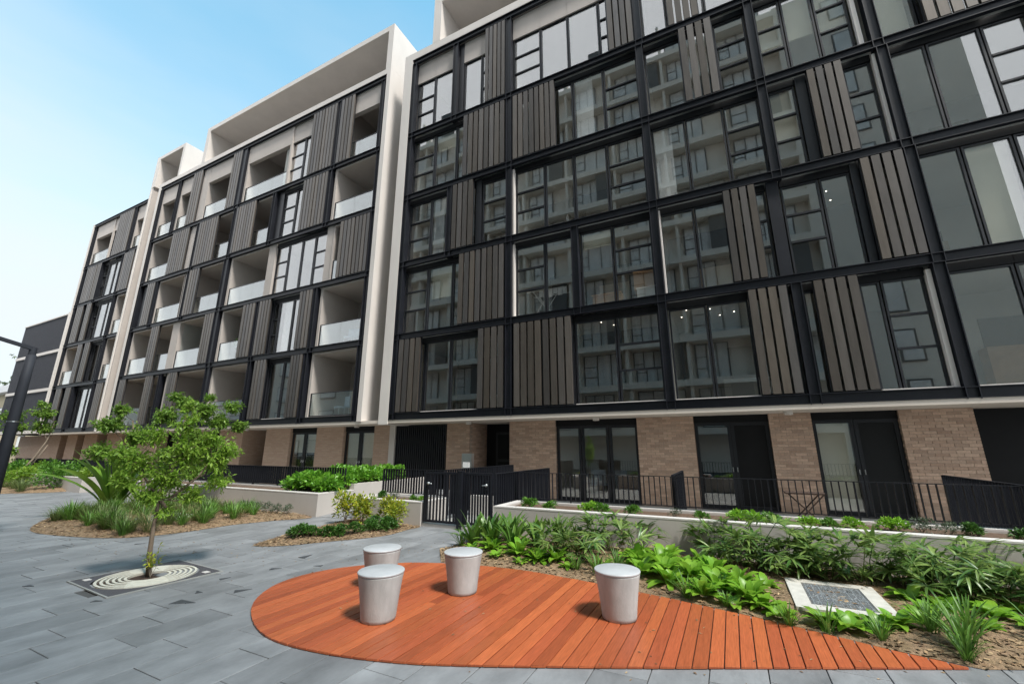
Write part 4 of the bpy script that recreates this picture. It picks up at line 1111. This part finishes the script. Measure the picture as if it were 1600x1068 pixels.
b = MB(); b.box(.95, 1.68, 11.2, 11.7, .70, .73); b.build('table_top', M['dark_brown'], FT)
for y in (11.22, 11.66):
    b = MB(); b.tube([(1.0, y, .04), (1.62, y, .70)], .014, 6); b.build('leg', M['dark_brown'], FT)
    b = MB(); b.tube([(1.62, y+.02, .04), (1.0, y+.02, .70)], .014, 6); b.build('leg', M['dark_brown'], FT)
# dining set seen in the ground floor window
DT = thing('dining_table', 'dining table seen inside the lit ground floor window', 'table', (-3.6, 15.2, 0))
b = MB(); b.box(-4.3, -2.9, 14.9, 15.7, .72, .76); b.build('table_top', M['white'], DT)
for x in (-4.25, -2.99):
    for y in (14.95, 15.62): piece('leg', M['paper'], DT, x, x+.05, y, y+.05, .03, .72)
for i, x in enumerate((-4.05, -3.35)):
    o = chair('chair with its back to the ground floor window, %s one' % ('left' if i == 0 else 'right'), x, 14.75, .03, math.pi); o['group'] = 'chairs at the dining table'
sf = thing('sofa', 'low dark red sofa behind the ground floor window', 'sofa', (-3.0, 14.2, 0))
piece('seat', M['soil'], sf, -3.3, -2.6, 14.0, 14.6, .03, .42); piece('backrest', M['soil'], sf, -3.3, -2.6, 13.95, 14.0, .03, .80)

# ------------------------------------------------------------------ vegetation
def rv(r): 
    while True:
        v = Vector((r.uniform(-1, 1), r.uniform(-1, 1), r.uniform(-1, 1)))
        if .05 < v.length < 1: return v.normalized()

def tree(name, label, base, stems, blobs, leaf, lsize, nleaf, bark, seed, droop=.2, group=None):
    """tapered stems and limbs; the crown is leaf sprays along twigs that fill uneven clumps"""
    r = random.Random(seed)
    o = thing(name, label, 'tree', base, group); bx, by, bz = base
    t = MB(); t.smooth = True
    tops = []
    for pts, r0, r1 in stems:
        n = len(pts); t.tube([(bx+x, by+y, bz+z) for x, y, z in pts], [r0+(r1-r0)*i/(n-1) for i in range(n)], 9)
        tops += [Vector((bx+x, by+y, bz+z)) for x, y, z in pts[max(1, n//2):]]
    cr = MB()
    tot = sum(b_[3]**3 for b_ in blobs)
    for (x, y, z, rad, *sq) in blobs:
        c = Vector((bx+x, by+y, bz+z)); sz = sq[0] if sq else .75
        s = min(tops, key=lambda q: (q-c).length + (2 if q.z > c.z else 0))
        mid = (s+c)/2 + rv(r)*rad*.12 + Vector((0, 0, -.03))
        t.tube([s, mid, c], [max(.006, .02*rad), .012*rad+.004, .006*rad+.002], 6)
        nt = max(6, int(nleaf*(rad**2)/sum(b_[3]**2 for b_ in blobs)/14))
        for k in range(nt):
            d = rv(r); d.z = d.z*sz + .12
            e = c + Vector((d.x*rad, d.y*rad, d.z*rad))*(r.random()**.4)*r.uniform(.7, 1.12)
            a = c.lerp(e, r.uniform(.0, .35))
            if k % 3 == 0: t.tube([a, e], [.004+.004*rad, .002], 4, False)
            m = r.randint(9, 17); ax = (e-a).normalized()
            for j in range(m):
                f = .25+.75*(j+r.random())/m
                p = a.lerp(e, f) + rv(r)*lsize*.35
                ld = (ax*.5 + rv(r) + Vector((0, 0, -droop))).normalized()
                nn = (rv(r)*.7 + Vector((0, 0, 1))).normalized()
                l = lsize*r.uniform(.6, 1.25); cr.leaf(p, ld, nn, l, l*r.uniform(.38, .52))
    t.build('trunk', M[bark], o, True)
    cr.build('crown', M[leaf], o)
    return o
tree('young_tree', 'young slender tree with light green leaves standing in the round grate', (-7.16, 3.40, 0),
     [([(0, 0, -.01), (-.035, -.02, .3), (-.055, -.025, .62), (-.05, -.02, .95), (-.02, .02, 1.35), (.04, .05, 1.85)], .034, .010), ([(.04, .04, .85), (-.12, -.18, 1.2), (-.2, -.3, 1.5)], .02, .008), ([(.04, .05, .95), (.2, .3, 1.25), (.25, .42, 1.5)], .02, .008)],
     [(.0, .0, 1.25, .36), (.12, .18, 1.62, .34), (.10, .12, 2.0, .24, 1.0), (.02, .1, 2.22, .14), (-.15, -.28, 1.45, .30), (-.12, -.42, 1.2, .24), (.2, .45, 1.42, .30), (.25, .55, 1.15, .25), (-.05, -.12, 1.0, .26, .6), (.12, .28, .98, .26, .6), (-.1, -.2, 1.8, .22), (.2, .35, 1.78, .2), (.0, .05, .80, .16), (.3, .6, 1.6, .26), (-.22, -.5, 1.55, .24), (.05, .1, 1.5, .3)],
     'lf_tree', .066, 8600, 'bark', 21)
tree('multi_stem_tree', 'larger multi stemmed leafy tree behind the young tree in the grass bed', (-13.5, 6.05, .05),
     [([(0, 0, 0), (-.15, -.1, .8), (-.3, -.35, 1.6), (-.35, -.5, 2.3)], .05, .015), ([(.05, .05, 0), (.2, .3, .9), (.25, .5, 1.8), (.2, .4, 2.6)], .05, .015), ([(0, .1, 0), (-.1, .0, 1.0), (-.05, .0, 2.4)], .045, .015)],
     [(-.25, -.3, 1.9, .42), (-.5, -.9, 2.15, .42, .6), (-.1, .1, 2.4, .40), (.1, .5, 2.75, .36), (.3, .85, 2.6, .38), (.4, 1.2, 2.3, .36), (.35, 1.1, 1.75, .40), (.35, 1.35, 1.3, .34), (.2, .6, 1.9, .42), (.1, .3, 1.4, .42), (.3, .8, .95, .34), (-.2, -.5, 1.4, .4), (-.4, -1.0, 1.5, .34), (.5, 1.5, 2.75, .3), (.5, 1.75, 2.2, .3), (0, .2, 2.95, .2), (.25, .95, 3.0, .18), (-.4, -.7, 2.55, .25)],
     'lf_tree2', .095, 19000, 'bark', 22)
tree('small_tree', 'small tree with thin pale branches beyond the lamp post', (-30.0, 8.0, .1),
     [([(0, 0, 0), (-.1, -.2, .8), (-.3, -.5, 1.7), (-.4, -.6, 2.8)], .06, .02), ([(0, 0, .2), (.2, .4, 1.0), (.3, .7, 1.9), (.3, .8, 2.8)], .05, .02), ([(0, 0, .1), (.1, .5, .9), (.2, .8, 1.7)], .04, .015)],
     [(-.3, -.5, 3.0, .6, .7), (.2, .4, 3.2, .6, .6), (-.3, -.3, 2.4, .5), (.1, .5, 2.5, .55), (-.4, -1.0, 2.5, .4), (.1, .3, 3.6, .3), (-.2, -.2, 1.4, .3)],
     'lf_tree2', .15, 3400, 'bark_pale', 23)
tree('small_tree', 'small tree cut off by the left edge behind the lamp post', (-33.5, 5.5, .1),
     [([(0, 0, 0), (-.1, -.1, 1.2), (0, 0, 2.6)], .06, .02)],
     [(0, 0, 2.7, .7, .7), (-.3, .6, 2.5, .5), (.2, -.6, 2.4, .55), (.1, .2, 3.2, .4), (.0, .5, 1.7, .4)],
     'lf_tree2', .18, 1800, 'bark_pale', 24)
for lab, x, y, h, rad, sd in [('tall tree behind the cream house at the far left', -72, 32, 15.5, 5.0, 31), ('dark tree behind the louvred building', -86, 24, 17.0, 6.0, 32)]:
    tree('background_tree', lab, (x, y, 0), [([(0, 0, 0), (.2, 0, h*.3), (0, .3, h*.6)], .35, .15)],
         [(0, 0, h*.75, rad*.8), (rad*.6, .5, h*.62, rad*.6), (-rad*.6, -.5, h*.62, rad*.6), (rad*.2, -rad*.4, h*.55, rad*.6), (0, .3, h*.9, rad*.45), (rad*.4, .3, h*.84, rad*.4), (-rad*.45, .2, h*.8, rad*.4)], 'lf_far', .55, 4200, 'bark', sd)
sd = thing('sapling_shoot', 'small light green shoot beside the young tree trunk in the grate', 'plant', (-7.03, 3.36, 0))
b = MB(); r = random.Random(4); st = MB()
for k in range(7):
    e = Vector((-7.03+r.uniform(-.09, .09), 3.36+r.uniform(-.09, .09), r.uniform(.2, .42))); st.tube([(-7.03, 3.36, 0), e], .003, 4)
    for j in range(12):
        p = Vector((-7.03, 3.36, 0)).lerp(e, r.uniform(.4, 1.05)); b.leaf(p, (rv(r)+Vector((0, 0, .3))).normalized(), (rv(r)*.5+Vector((0, 0, 1))).normalized(), .06, .026)
st.build('stem', M['bark_pale'], sd); b.build('leaves', M['lf_yellow'], sd)

def inst_parts(o, specs):
    for n, me, rot, sc, loc in specs:
        c = link(n, me, o, loc, True); c.rotation_euler = rot; c.scale = (sc, sc, sc)

# prototype leaves (local coordinates, growing along +X from the origin)
def proto_leaf(name, m, l, w, droop, seg=5, fold=.25, rise=0.9, prof=None, th=None):
    b = MB(); b.smooth = True
    b.blade((0, 0, 0), (math.cos(rise), 0, math.sin(rise)), l, w, droop, seg, .06, fold, prof=prof)
    return b.mesh(name, M[m], True)
rosette_prof = lambda t: .30+.70*math.sin(math.pi*min(1, t*.92))**.7 if t < .97 else .35
strap_prof = lambda t: .75+.25*math.sin(math.pi*t) if t < .75 else max(.05, (1-t)*4)
LEAF = {}
for k in range(3):
    LEAF['ros%d' % k] = proto_leaf('leaf', 'lf_rosette', .215+.025*k, .085, .75+.2*k, 5, .28, 1.15-.14*k, rosette_prof)
    LEAF['asp%d' % k] = proto_leaf('leaf', 'lf_broad', .50+.06*k, .100, .40+.25*k, 6, .22, 1.34-.08*k)
    LEAF['cri%d' % k] = proto_leaf('leaf', 'lf_crinum', 1.30+.12*k, .145, .25+.35*k, 8, .35, 1.34-.12*k, strap_prof)
    LEAF['phi%d' % k] = proto_leaf('leaf', 'lf_phil', .30+.04*k, .20, 1.0, 5, .15, .9, rosette_prof)
    LEAF['hos%d' % k] = proto_leaf('leaf', 'lf_rosette', .17+.02*k, .10, 1.0, 4, .2, .7)
def fan(name, m, nl, l, w, seed, stem):
    """palm frond: a bowed stem and a hand of drooping leaflets"""
    r = random.Random(seed); b = MB(); b.smooth = True
    top = Vector((stem*.35, 0, stem)); b.tube([(0, 0, 0), (stem*.1, 0, stem*.6), top], [.006, .005, .004], 5)
    for i in range(nl):
        a = R(-105+210*(i+.5)/nl) + r.uniform(-.08, .08)
        d = Vector((math.cos(a), math.sin(a), .50+r.uniform(-.3, .35)))
        b.blade(top, d, l*r.uniform(.8, 1.1)*(1-.2*abs(a)/2), w*r.uniform(.8, 1.15), r.uniform(.35, 1.0), 5, .10, .3)
    return b.mesh(name, M[m], True)
FAN = [fan('frond', 'lf_palm', 9, .33, .041, 40+k, .12+.11*k) for k in range(5)]
FAN_DRY = fan('frond', 'lf_dry', 6, .26, .035, 50, .22)

PL = {}
def place(key, make, name, label, cat, x, y, z, rz, s, group):
    o = thing(name, label, cat, (x, y, z), group, rz); o.scale = (s, s, s)
    make(o, random.Random(int(abs(x*971+y*577)*10)))
    return o
def mk_leaves(keys, n, spread=.03, tilt=.35, r0=.75, r1=1.15, low=.35):
    def f(o, r):
        for i in range(n):
            a = 2.4*i + r.uniform(-.3, .3)
            c = link('leaf', LEAF[keys[i % len(keys)]], o, (math.cos(a)*spread, math.sin(a)*spread, 0), True)
            c.rotation_euler = (r.uniform(-.15, .15), r.uniform(-tilt, tilt)+(low if i > n*.6 else -.1), a); q = r.uniform(r0, r1); c.scale = (q, q, q)
    return f
def mk_fans(n, dry=0, rad=.14):
    def f(o, r):
        for i in range(n):
            a = r.uniform(0, 6.28); q = r.random()**.6*rad
            c = link('frond', FAN_DRY if i < dry else FAN[r.randrange(5)], o, (math.cos(a)*q, math.sin(a)*q, r.uniform(-.05, .10)), True)
            c.rotation_euler = (r.uniform(-.35, .35), r.uniform(-.3, .55), a+r.uniform(-.6, .6)); k = r.uniform(.8, 1.15); c.scale = (k, k, k)
    return f
GR = {}
def tuft_mesh(m, n, l, w, seed, spread=.05, droop=1.1, rise=(.9, 1.5)):
    r = random.Random(seed); b = MB(); b.smooth = True
    for i in range(n):
        a = r.uniform(0, 6.28); e = r.uniform(*rise); q = r.uniform(0, spread)
        b.blade((math.cos(a)*q, math.sin(a)*q, 0), (math.cos(a)*math.cos(e), math.sin(a)*math.cos(e), math.sin(e)), l*r.uniform(.6, 1.15), w, r.uniform(.3, droop), 4, .12, .3, prof=strap_prof)
    return b.mesh('blades', M[m], True)
TUFT = [tuft_mesh('lf_grass', 46, .30, .013, 60+k) for k in range(3)]
TUFT_O = [tuft_mesh('lf_olive', 90, .34, .008, 70+k, .08) for k in range(3)]
TUFT_G = [tuft_mesh('lf_grass', 90, .36, .009, 80+k, .08) for k in range(2)]
TUFT_D = [tuft_mesh('lf_dry', 40, .30, .006, 90, .08)]
def shrub_mesh(m, n, rad, h, ls, seed, lumps=5, ratio=.5):
    r = random.Random(seed); b = MB()
    cs = [Vector((r.uniform(-.55, .55)*rad, r.uniform(-.55, .55)*rad, h*r.uniform(.12, .62))) for _ in range(lumps)]
    for i in range(n):
        c = cs[i % lumps]; d = rv(r); d.z = abs(d.z)*1.0 - .15
        p = c + Vector((d.x*rad*.55, d.y*rad*.55, d.z*h*.5))*r.uniform(.55, 1.05)
        p.z = max(.01, p.z)
        ld = (d + rv(r)*.7 + Vector((0, 0, .15))).normalized(); l = ls*r.uniform(.6, 1.25)
        b.leaf(p, ld, (rv(r)*.6+Vector((0, 0, 1))).normalized(), l, l*ratio)
    return b.mesh('foliage', M[m])
def stems_mesh(h, rad, n, seed):
    r = random.Random(seed); b = MB()
    for i in range(n):
        a = r.uniform(0, 6.28); b.tube([(0, 0, 0), (math.cos(a)*rad*.3, math.sin(a)*rad*.3, h*.4), (math.cos(a)*rad*.6, math.sin(a)*rad*.6, h*.7)], [.008, .006, .003], 5)
    return b.mesh('stems', M['bark_pale'])
SH = {'hedge': [shrub_mesh('lf_hedge', 760, .21, .24, .055, 100+k) for k in range(3)],
      'small': [shrub_mesh('lf_small', 460, .16, .17, .052, 110+k) for k in range(4)],
      'bright': [shrub_mesh('lf_rosette', 380, .17, .16, .06, 120+k) for k in range(3)],
      'grey': [shrub_mesh('lf_grey', 300, .22, .28, .05, 130+k) for k in range(3)],
      'yellow': [shrub_mesh('lf_yellow', 640, .30, .66, .09, 140+k, 9) for k in range(3)],
      'lush': [shrub_mesh('lf_phil', 620, .42, .50, .13, 170+k, 7, .6) for k in range(4)],
      'big': [shrub_mesh('lf_small', 900, .55, .85, .11, 150+k, 8) for k in range(3)],
      'bigl': [shrub_mesh('lf_tree', 800, .5, .7, .12, 160+k, 8) for k in range(2)]}
STEM = {'yellow': stems_mesh(.6, .25, 6, 1), 'big': stems_mesh(.8, .5, 6, 2), 'hedge': stems_mesh(.2, .15, 4, 3), 'small': stems_mesh(.16, .12, 4, 4), 'grey': stems_mesh(.2, .18, 4, 5)}
def shrub(kind, label, x, y, z, s=1.0, i=0, group=None, name='shrub'):
    o = thing(name, label, 'shrub', (x, y, z), group, random.uniform(0, 6.28)); o.scale = (s, s, s)
    link('foliage', SH[kind][i % len(SH[kind])], o, None, True)
    link('stems', STEM[{'bright': 'small', 'bigl': 'big', 'lush': 'hedge'}.get(kind, kind)], o, None, True)
    return o
def tuft(meshes, label, x, y, z, s=1.0, i=0, group=None, name='grass_tuft'):
    o = link(name, meshes[i % len(meshes)], None, (x, y, z)); o.scale = (s, s, s); o.rotation_euler.z = random.uniform(0, 6.28)
    return tag(o, label, 'grass tuft', group)

rg = random.Random(77)
# right bed, back row: lady palms
pal = 'dense lady palm clump with drooping fingered fronds in the row along the long planter wall'
pts = []
xx = -.35
while xx < 5.0:
    for row in range(3):
        y = [7.45, 7.05, 6.62][row] + rg.uniform(-.12, .12); x_ = xx + rg.uniform(-.12, .12) + row*.14
        if row == 2 and -.1 < x_ < 1.55 : continue
        if row == 2 and x_ < .0: y -= .25
        pts.append((x_, y))
    xx += .36
for i, (x, y) in enumerate(pts):
    lab = pal
    if i == 0: lab = 'leftmost lady palm clump of the row along the long planter wall'
    place('palm', mk_fans(15 if x < 3.6 else 8, 1 if rg.random() < .4 else 0), 'lady_palm', lab, 'plant', x, y, hz_R(min(x, 6.2), y)-.02, rg.uniform(0, 6), rg.uniform(.80, 1.0)*(.80 if x > 1.3 else 1), 'lady palms along the planter wall')
for i, (x, y) in enumerate([(-2.62, 7.2), (-2.3, 6.9), (-2.05, 7.3), (-1.75, 7.05), (-2.5, 6.55), (-2.15, 6.5), (-1.5, 7.35)]):
    place('palm', mk_fans(14, 2), 'lady_palm', 'arching lady palm clump with pale striped fronds in the group left of the bright rosettes', 'plant', x, y, hz_R(x, y)-.02, rg.uniform(0, 6), rg.uniform(.72, .88), 'lady palms left of the bright rosettes')
# broad dark upright leaves near the gate
for i, (x, y) in enumerate([(-4.05, 7.1), (-3.75, 7.35), (-3.5, 7.0), (-3.2, 7.3), (-3.0, 6.95), (-3.75, 6.75), (-3.3, 6.65), (-2.85, 7.45), (-4.1, 6.7)]):
    place('asp', mk_leaves(['asp0', 'asp1', 'asp2'], 18, .06, .3), 'broad_leaf_plant', 'upright dark green broad leaved clump in the group beside the gate', 'plant', x, y, hz_R(x, y), rg.uniform(0, 6), rg.uniform(.78, .95), 'broad leaved clumps beside the gate')
# bright rosettes
ros = [(-3.05, 6.35), (-2.7, 6.2), (-2.45, 6.3), (-3.6, 6.45), (-1.25, 6.55), (-.95, 6.35), (-1.05, 6.8), (-.7, 6.65), (-.6, 6.2), (-.35, 6.45), (-.3, 5.95), (-.85, 5.95), (-.1, 6.15), (-1.2, 6.15), (-.55, 6.95), (-1.4, 6.85), (.0, 5.75), (-.45, 5.7), (-1.0, 7.1)]
for i, (x, y) in enumerate(ros):
    fr_ = x < -2
    place('ros', mk_leaves(['ros0', 'ros1', 'ros2'], 26, .035, .35), 'rosette_plant', 'bright green rosette in the pair of clumps below the broad leaved plants' if fr_ else 'bright lime green rosette in the mass between the right stool and the lady palms', 'plant', x, y, hz_R(x, y), rg.uniform(0, 6), rg.uniform(.9, 1.15), 'bright rosettes below the broad leaves' if fr_ else 'bright rosettes right of the middle')
# low broad plants near the drain
for i, (x, y, l) in enumerate([(.25, 5.45, 'low bright green plant left of the drain frame'), (.12, 5.6, 'low bright plant between the rosettes and the drain frame'), (.62, 5.42, 'low round leaved plant at the front left corner of the drain frame'), (.82, 5.38, 'low round leaved plant in front of the drain frame'), (1.05, 5.45, 'low round leaved plant at the front right of the drain frame'), (1.2, 5.55, 'low round leaved plant right of the drain frame front'), (1.55, 6.5, 'small pale leaved plant behind the drain under the palms'), (1.95, 6.45, 'small leafy plant at the foot of the palms on the right')]):
    place('hos', mk_leaves(['hos0', 'hos1', 'hos2'], 15, .04, .3), 'low_plant', l, 'plant', x, y, hz_R(x, y), rg.uniform(0, 6), rg.uniform(.9, 1.2), 'low leafy plants round the drain')
for i, (x, y) in enumerate([(-2.9, 6.05), (-3.35, 6.15), (-3.9, 6.35), (-2.2, 6.1), (-1.75, 6.3), (-.15, 5.55), (.1, 5.95), (.2, 6.3), (-.1, 6.5), (1.45, 5.75), (1.55, 6.1), (1.75, 6.3), (2.1, 6.2), (2.4, 6.5), (1.9, 5.8), (2.3, 6.0)]):
    place('hos', mk_leaves(['hos0', 'hos1', 'hos2'], 14, .04, .3), 'ground_cover_plant', 'small low ground cover plant growing between the larger clumps of the right bed', 'plant', x, y, hz_R(x, y), rg.uniform(0, 6), rg.uniform(.6, 1.0), 'small plants filling the right bed')
for i, (x, y, s, l) in enumerate([(-4.25, 6.55, 1.0, 'spiky grass tuft at the left tip of the bed behind the middle stool'), (-1.75, 6.0, 1.0, 'grass tuft just left of the right stool'), (-1.55, 6.25, .9, 'grass tuft behind the right stool'), (-2.05, 6.05, .7, 'small grass tuft under the striped palms'), (-.62, 5.62, .9, 'upright grass tuft at the deck edge right of the right stool'), (-.22, 5.52, .55, 'tiny grass tuft at the deck edge'), (.32, 5.25, .75, 'grass tuft at the deck edge before the drain'), (.62, 5.25, .8, 'grass tuft in front of the drain frame corner'), (1.0, 5.22, .7, 'grass tuft between the low plants before the drain'), (1.55, 5.25, 1.25, 'large grass tuft at the pointed end of the deck'), (1.42, 5.5, 1.1, 'grass tuft behind the large tuft at the deck end'), (1.72, 5.62, 1.1, 'grass tuft right of the deck end'), (2.25, 5.72, 1.1, 'grass tuft at the right edge of the picture'), (1.5, 5.08, .8, 'low grass tuft spilling over the paving at the deck end')]):
    tuft(TUFT, l, x, y, hz_R(x, y)-.01, s, i, 'grass tufts along the deck edge')
# shrubs along the top of the long planter
tops = [(-3.75, 'small', 1.15), (-3.3, 'small', .95), (-2.55, 'bright', 1.1), (-2.25, 'small', 1.1), (-1.75, 'small', 1.0), (-1.0, 'grey', .55), (-.55, 'small', .8), (-.05, 'bright', 1.1), (.2, 'bright', 1.1), (.48, 'small', 1.0), (.95, 'bright', .9), (1.2, 'small', .9), (1.5, 'bright', .9), (1.95, 'bright', 1.1), (2.25, 'grey', .8), (2.55, 'grey', .7), (2.85, 'hedge', .75), (3.3, 'hedge', .8)]
for i, (x, k, s) in enumerate(tops):
    side = 'first' if i == 0 else ('last' if i == len(tops)-1 else None)
    kd = {'small': 'round green', 'bright': 'light green spreading', 'grey': 'grey green', 'hedge': 'dark green'}[k]
    nb = ['by the gate end', 'second from the gate end', 'third from the gate end', 'just right of the third from the gate', 'below the ground floor window', 'below the short side fence', 'right of the short side fence', 'below the dark glass door', 'below the right half of the dark door', 'left of the folding table', 'below the folding table', 'right under the folding table leg', 'below the left edge of the pale blind', 'below the dark screened door', 'below the right edge of the dark door', 'below the wide brick pier', 'at the right end by the black fence', 'beyond the right end of the fence'][i]
    shrub(k, '%s planter top shrub %s' % (kd, nb), x, 8.28+rg.uniform(-.08, .08), .48, s, i, 'shrubs along the top of the long planter')
for x, k, l in [(-7.85, 'hedge', 'small dark plant at the left of the short planter'), (-7.45, 'grey', 'small greyish plant in the middle of the short planter'), (-6.85, 'small', 'green plant in the short planter near the gate'), (-6.55, 'bright', 'bright plant at the gate end of the short planter')]:
    shrub(k, l, x, 8.4, .44, .75, 1, 'plants in the short planter')
# lush philodendrons over the ramp wall
i = 0
for x in (-10.95, -10.55, -10.15, -9.8):
    for y in (8.5, 8.9, 9.4, 9.9, 10.4, 10.9, 11.4, 11.9):
        if x < -10.4 and y > 10.5 or y > 11: continue
        shrub('lush', 'lush green shrub in the rounded mass spilling over the wall beside the ramp', x+rg.uniform(-.1, .1), y+rg.uniform(-.1, .1), .50 if y < 9 else .62, rg.uniform(.8, 1.0), i, 'lush shrubs above the ramp wall', 'leafy_shrub'); i += 1
# middle bed: yellow shrubs and low dark hedge plants
for j, (x, y, l) in enumerate([(-7.85, 7.35, 'leftmost yellow green shrub before the short planter'), (-7.45, 7.45, 'yellow green shrub, second before the short planter'), (-6.85, 7.6, 'yellow green shrub nearest the gate in the small bed'), (-6.5, 7.5, 'slim yellow green shrub at the gate corner of the small bed')]):
    shrub('yellow', l, x, y, hz_M(x, y), [1.0, .95, .85, .8][j], j, 'yellow green shrubs before the short planter')
for j, (x, y) in enumerate([(-7.35, 5.75), (-7.15, 5.95), (-6.98, 6.12), (-6.82, 6.32), (-6.66, 6.52), (-7.5, 5.95), (-6.6, 6.9), (-6.5, 7.1), (-6.42, 7.3), (-6.75, 7.1)]):
    far = j > 5
    shrub('hedge', 'low dark hedge plant in the %s' % ('short row by the gate corner' if far else 'front row of the small pointed bed'), x, y, hz_M(x, y), rg.uniform(.75, .95), j, 'hedge row by the gate corner' if far else 'front hedge row of the small bed')
# tree bed
n = 0; r = random.Random(9)
for k in range(150):
    x, y = r.uniform(-13.8, -10.3), r.uniform(4.3, 7.0)
    if not inside((x, y), [(px*.95-12.3*.05, py*.95+5.8*.05) for px, py in BED_T]): continue
    if -12.3 < x < -11.2 and 5.2 < y < 6.2: continue
    dry = r.random()
    ms, lb, gp_ = (TUFT_D, 'dry straw coloured grass tuft in the round ended bed', 'dry grass tufts in the round ended bed') if dry < .15 else ((TUFT_O, 'olive green fine grass tuft in the round ended bed', 'olive grass tufts in the round ended bed') if dry < .6 else (TUFT_G, 'fresh green fine grass tuft in the round ended bed', 'green grass tufts in the round ended bed'))
    tuft(ms, lb, x, y, hz_T(x, y)-.01, r.uniform(.8, 1.25), k, gp_)
for k, (x, y) in enumerate([(-10.5, 7.3), (-10.2, 7.35), (-10.9, 7.35), (-11.3, 7.4), (-11.8, 7.45), (-9.9, 7.4)]):
    shrub('grey', 'grey green low shrub in the row along the foot of the ramp planter', x, y, hz_T(x, y), .8, k, 'grey shrubs along the foot of the planter wall')
pit = thing('pit_lid', 'round pale concrete lid lying among the grasses', 'drain cover', (-11.75, 5.7, .1))
link('lid', MB().lathe([(.44, 0), (.45, .03), (.43, .045)], 36).mesh('lid', M['coping']), pit, None, True)
link('rim', ring(.455, .53, -.02, .03).mesh('rim', M['wall']), pit, None, True)
o = place('cri', mk_leaves(['cri0', 'cri1', 'cri2'], 24, .10, .16, .85, 1.15, .05), 'strap_leaf_plant', 'large plant with long broad strap leaves left of the young tree', 'plant', -14.45, 5.75, .1, .3, 1.12, None)
o = place('cri', mk_leaves(['cri0', 'cri1', 'cri2'], 14, .08, .25, .5, .8), 'strap_leaf_plant', 'smaller strap leaved plant half hidden behind the young tree', 'plant', -13.9, 6.2, .1, 1.3, 1.0, None)
# left bed
r = random.Random(12); k = 0
for x in range(-44, -23, 2):
    for row in range(2):
        xx, yy = x + r.uniform(-.5, .5), 7.4+row*1.3 + r.uniform(-.3, .3) - max(0, (-30-x))*.12
        sz = r.uniform(1.0, 1.35)
        shrub('big' if (k % 3) else 'bigl', 'leafy green shrub in the hedge bed beyond the lamp post', xx, yy, .1, sz, k, 'shrubs in the bed beyond the lamp post'); k += 1
for k in range(40):
    x = r.uniform(-40, -23.6); y = 6.5 - max(0, -27-x)*.09 + r.uniform(-.1, .6)
    if not inside((x, y), BED_L): continue
    tuft(TUFT_O, 'low olive grass tuft along the front of the bed beyond the lamp post', x, y, .05, r.uniform(1.0, 1.6), k, 'grass tufts along the far bed')

lt = MB(); r = random.Random(31)
for k in range(420):
    x, y = r.choice([(-6.5, 4.5), (-8.5, 4.2), (-5.4, 5.8), (-4.2, 6.2), (-7.5, 4.8), (2.0, 5.1), (-10.5, 3.8), (-3.0, 4.4), (-1.0, 4.6), (.2, 4.5)])
    x += r.gauss(0, .75); y += r.gauss(0, .5)
    if any(inside((x, y), b_) for b_ in (BED_R, BED_T, BED_M)): continue
    z = .024 if inside((x, y), DECK) else .004
    if z > .01 and r.random() < .5: continue
    a = r.uniform(0, 6.28); lt.leaf(Vector((x, y, z)), Vector((math.cos(a), math.sin(a), .06)).normalized(), Vector((0, 0, 1)), r.uniform(.02, .045), r.uniform(.010, .02))
tag(lt.build('fallen_leaves', M['straw']), 'dry leaf litter scattered on the paving and deck', kind='stuff')

bp = thing('potted_plant', 'dark green potted plant on a second floor balcony of the middle wing', 'potted plant', (-22.5, 13.0, LZ[1]+.14))
b = MB(); b.smooth = True; b.lathe([(.13, 0), (.17, .30), (.18, .34), (.16, .34)], 18); link('pot', b.mesh('pot', M['plate'], True), bp, None, True)
f = link('foliage', SH['hedge'][0], bp, (0, 0, .32), True); f.scale = (1.7, 1.7, 3.6)
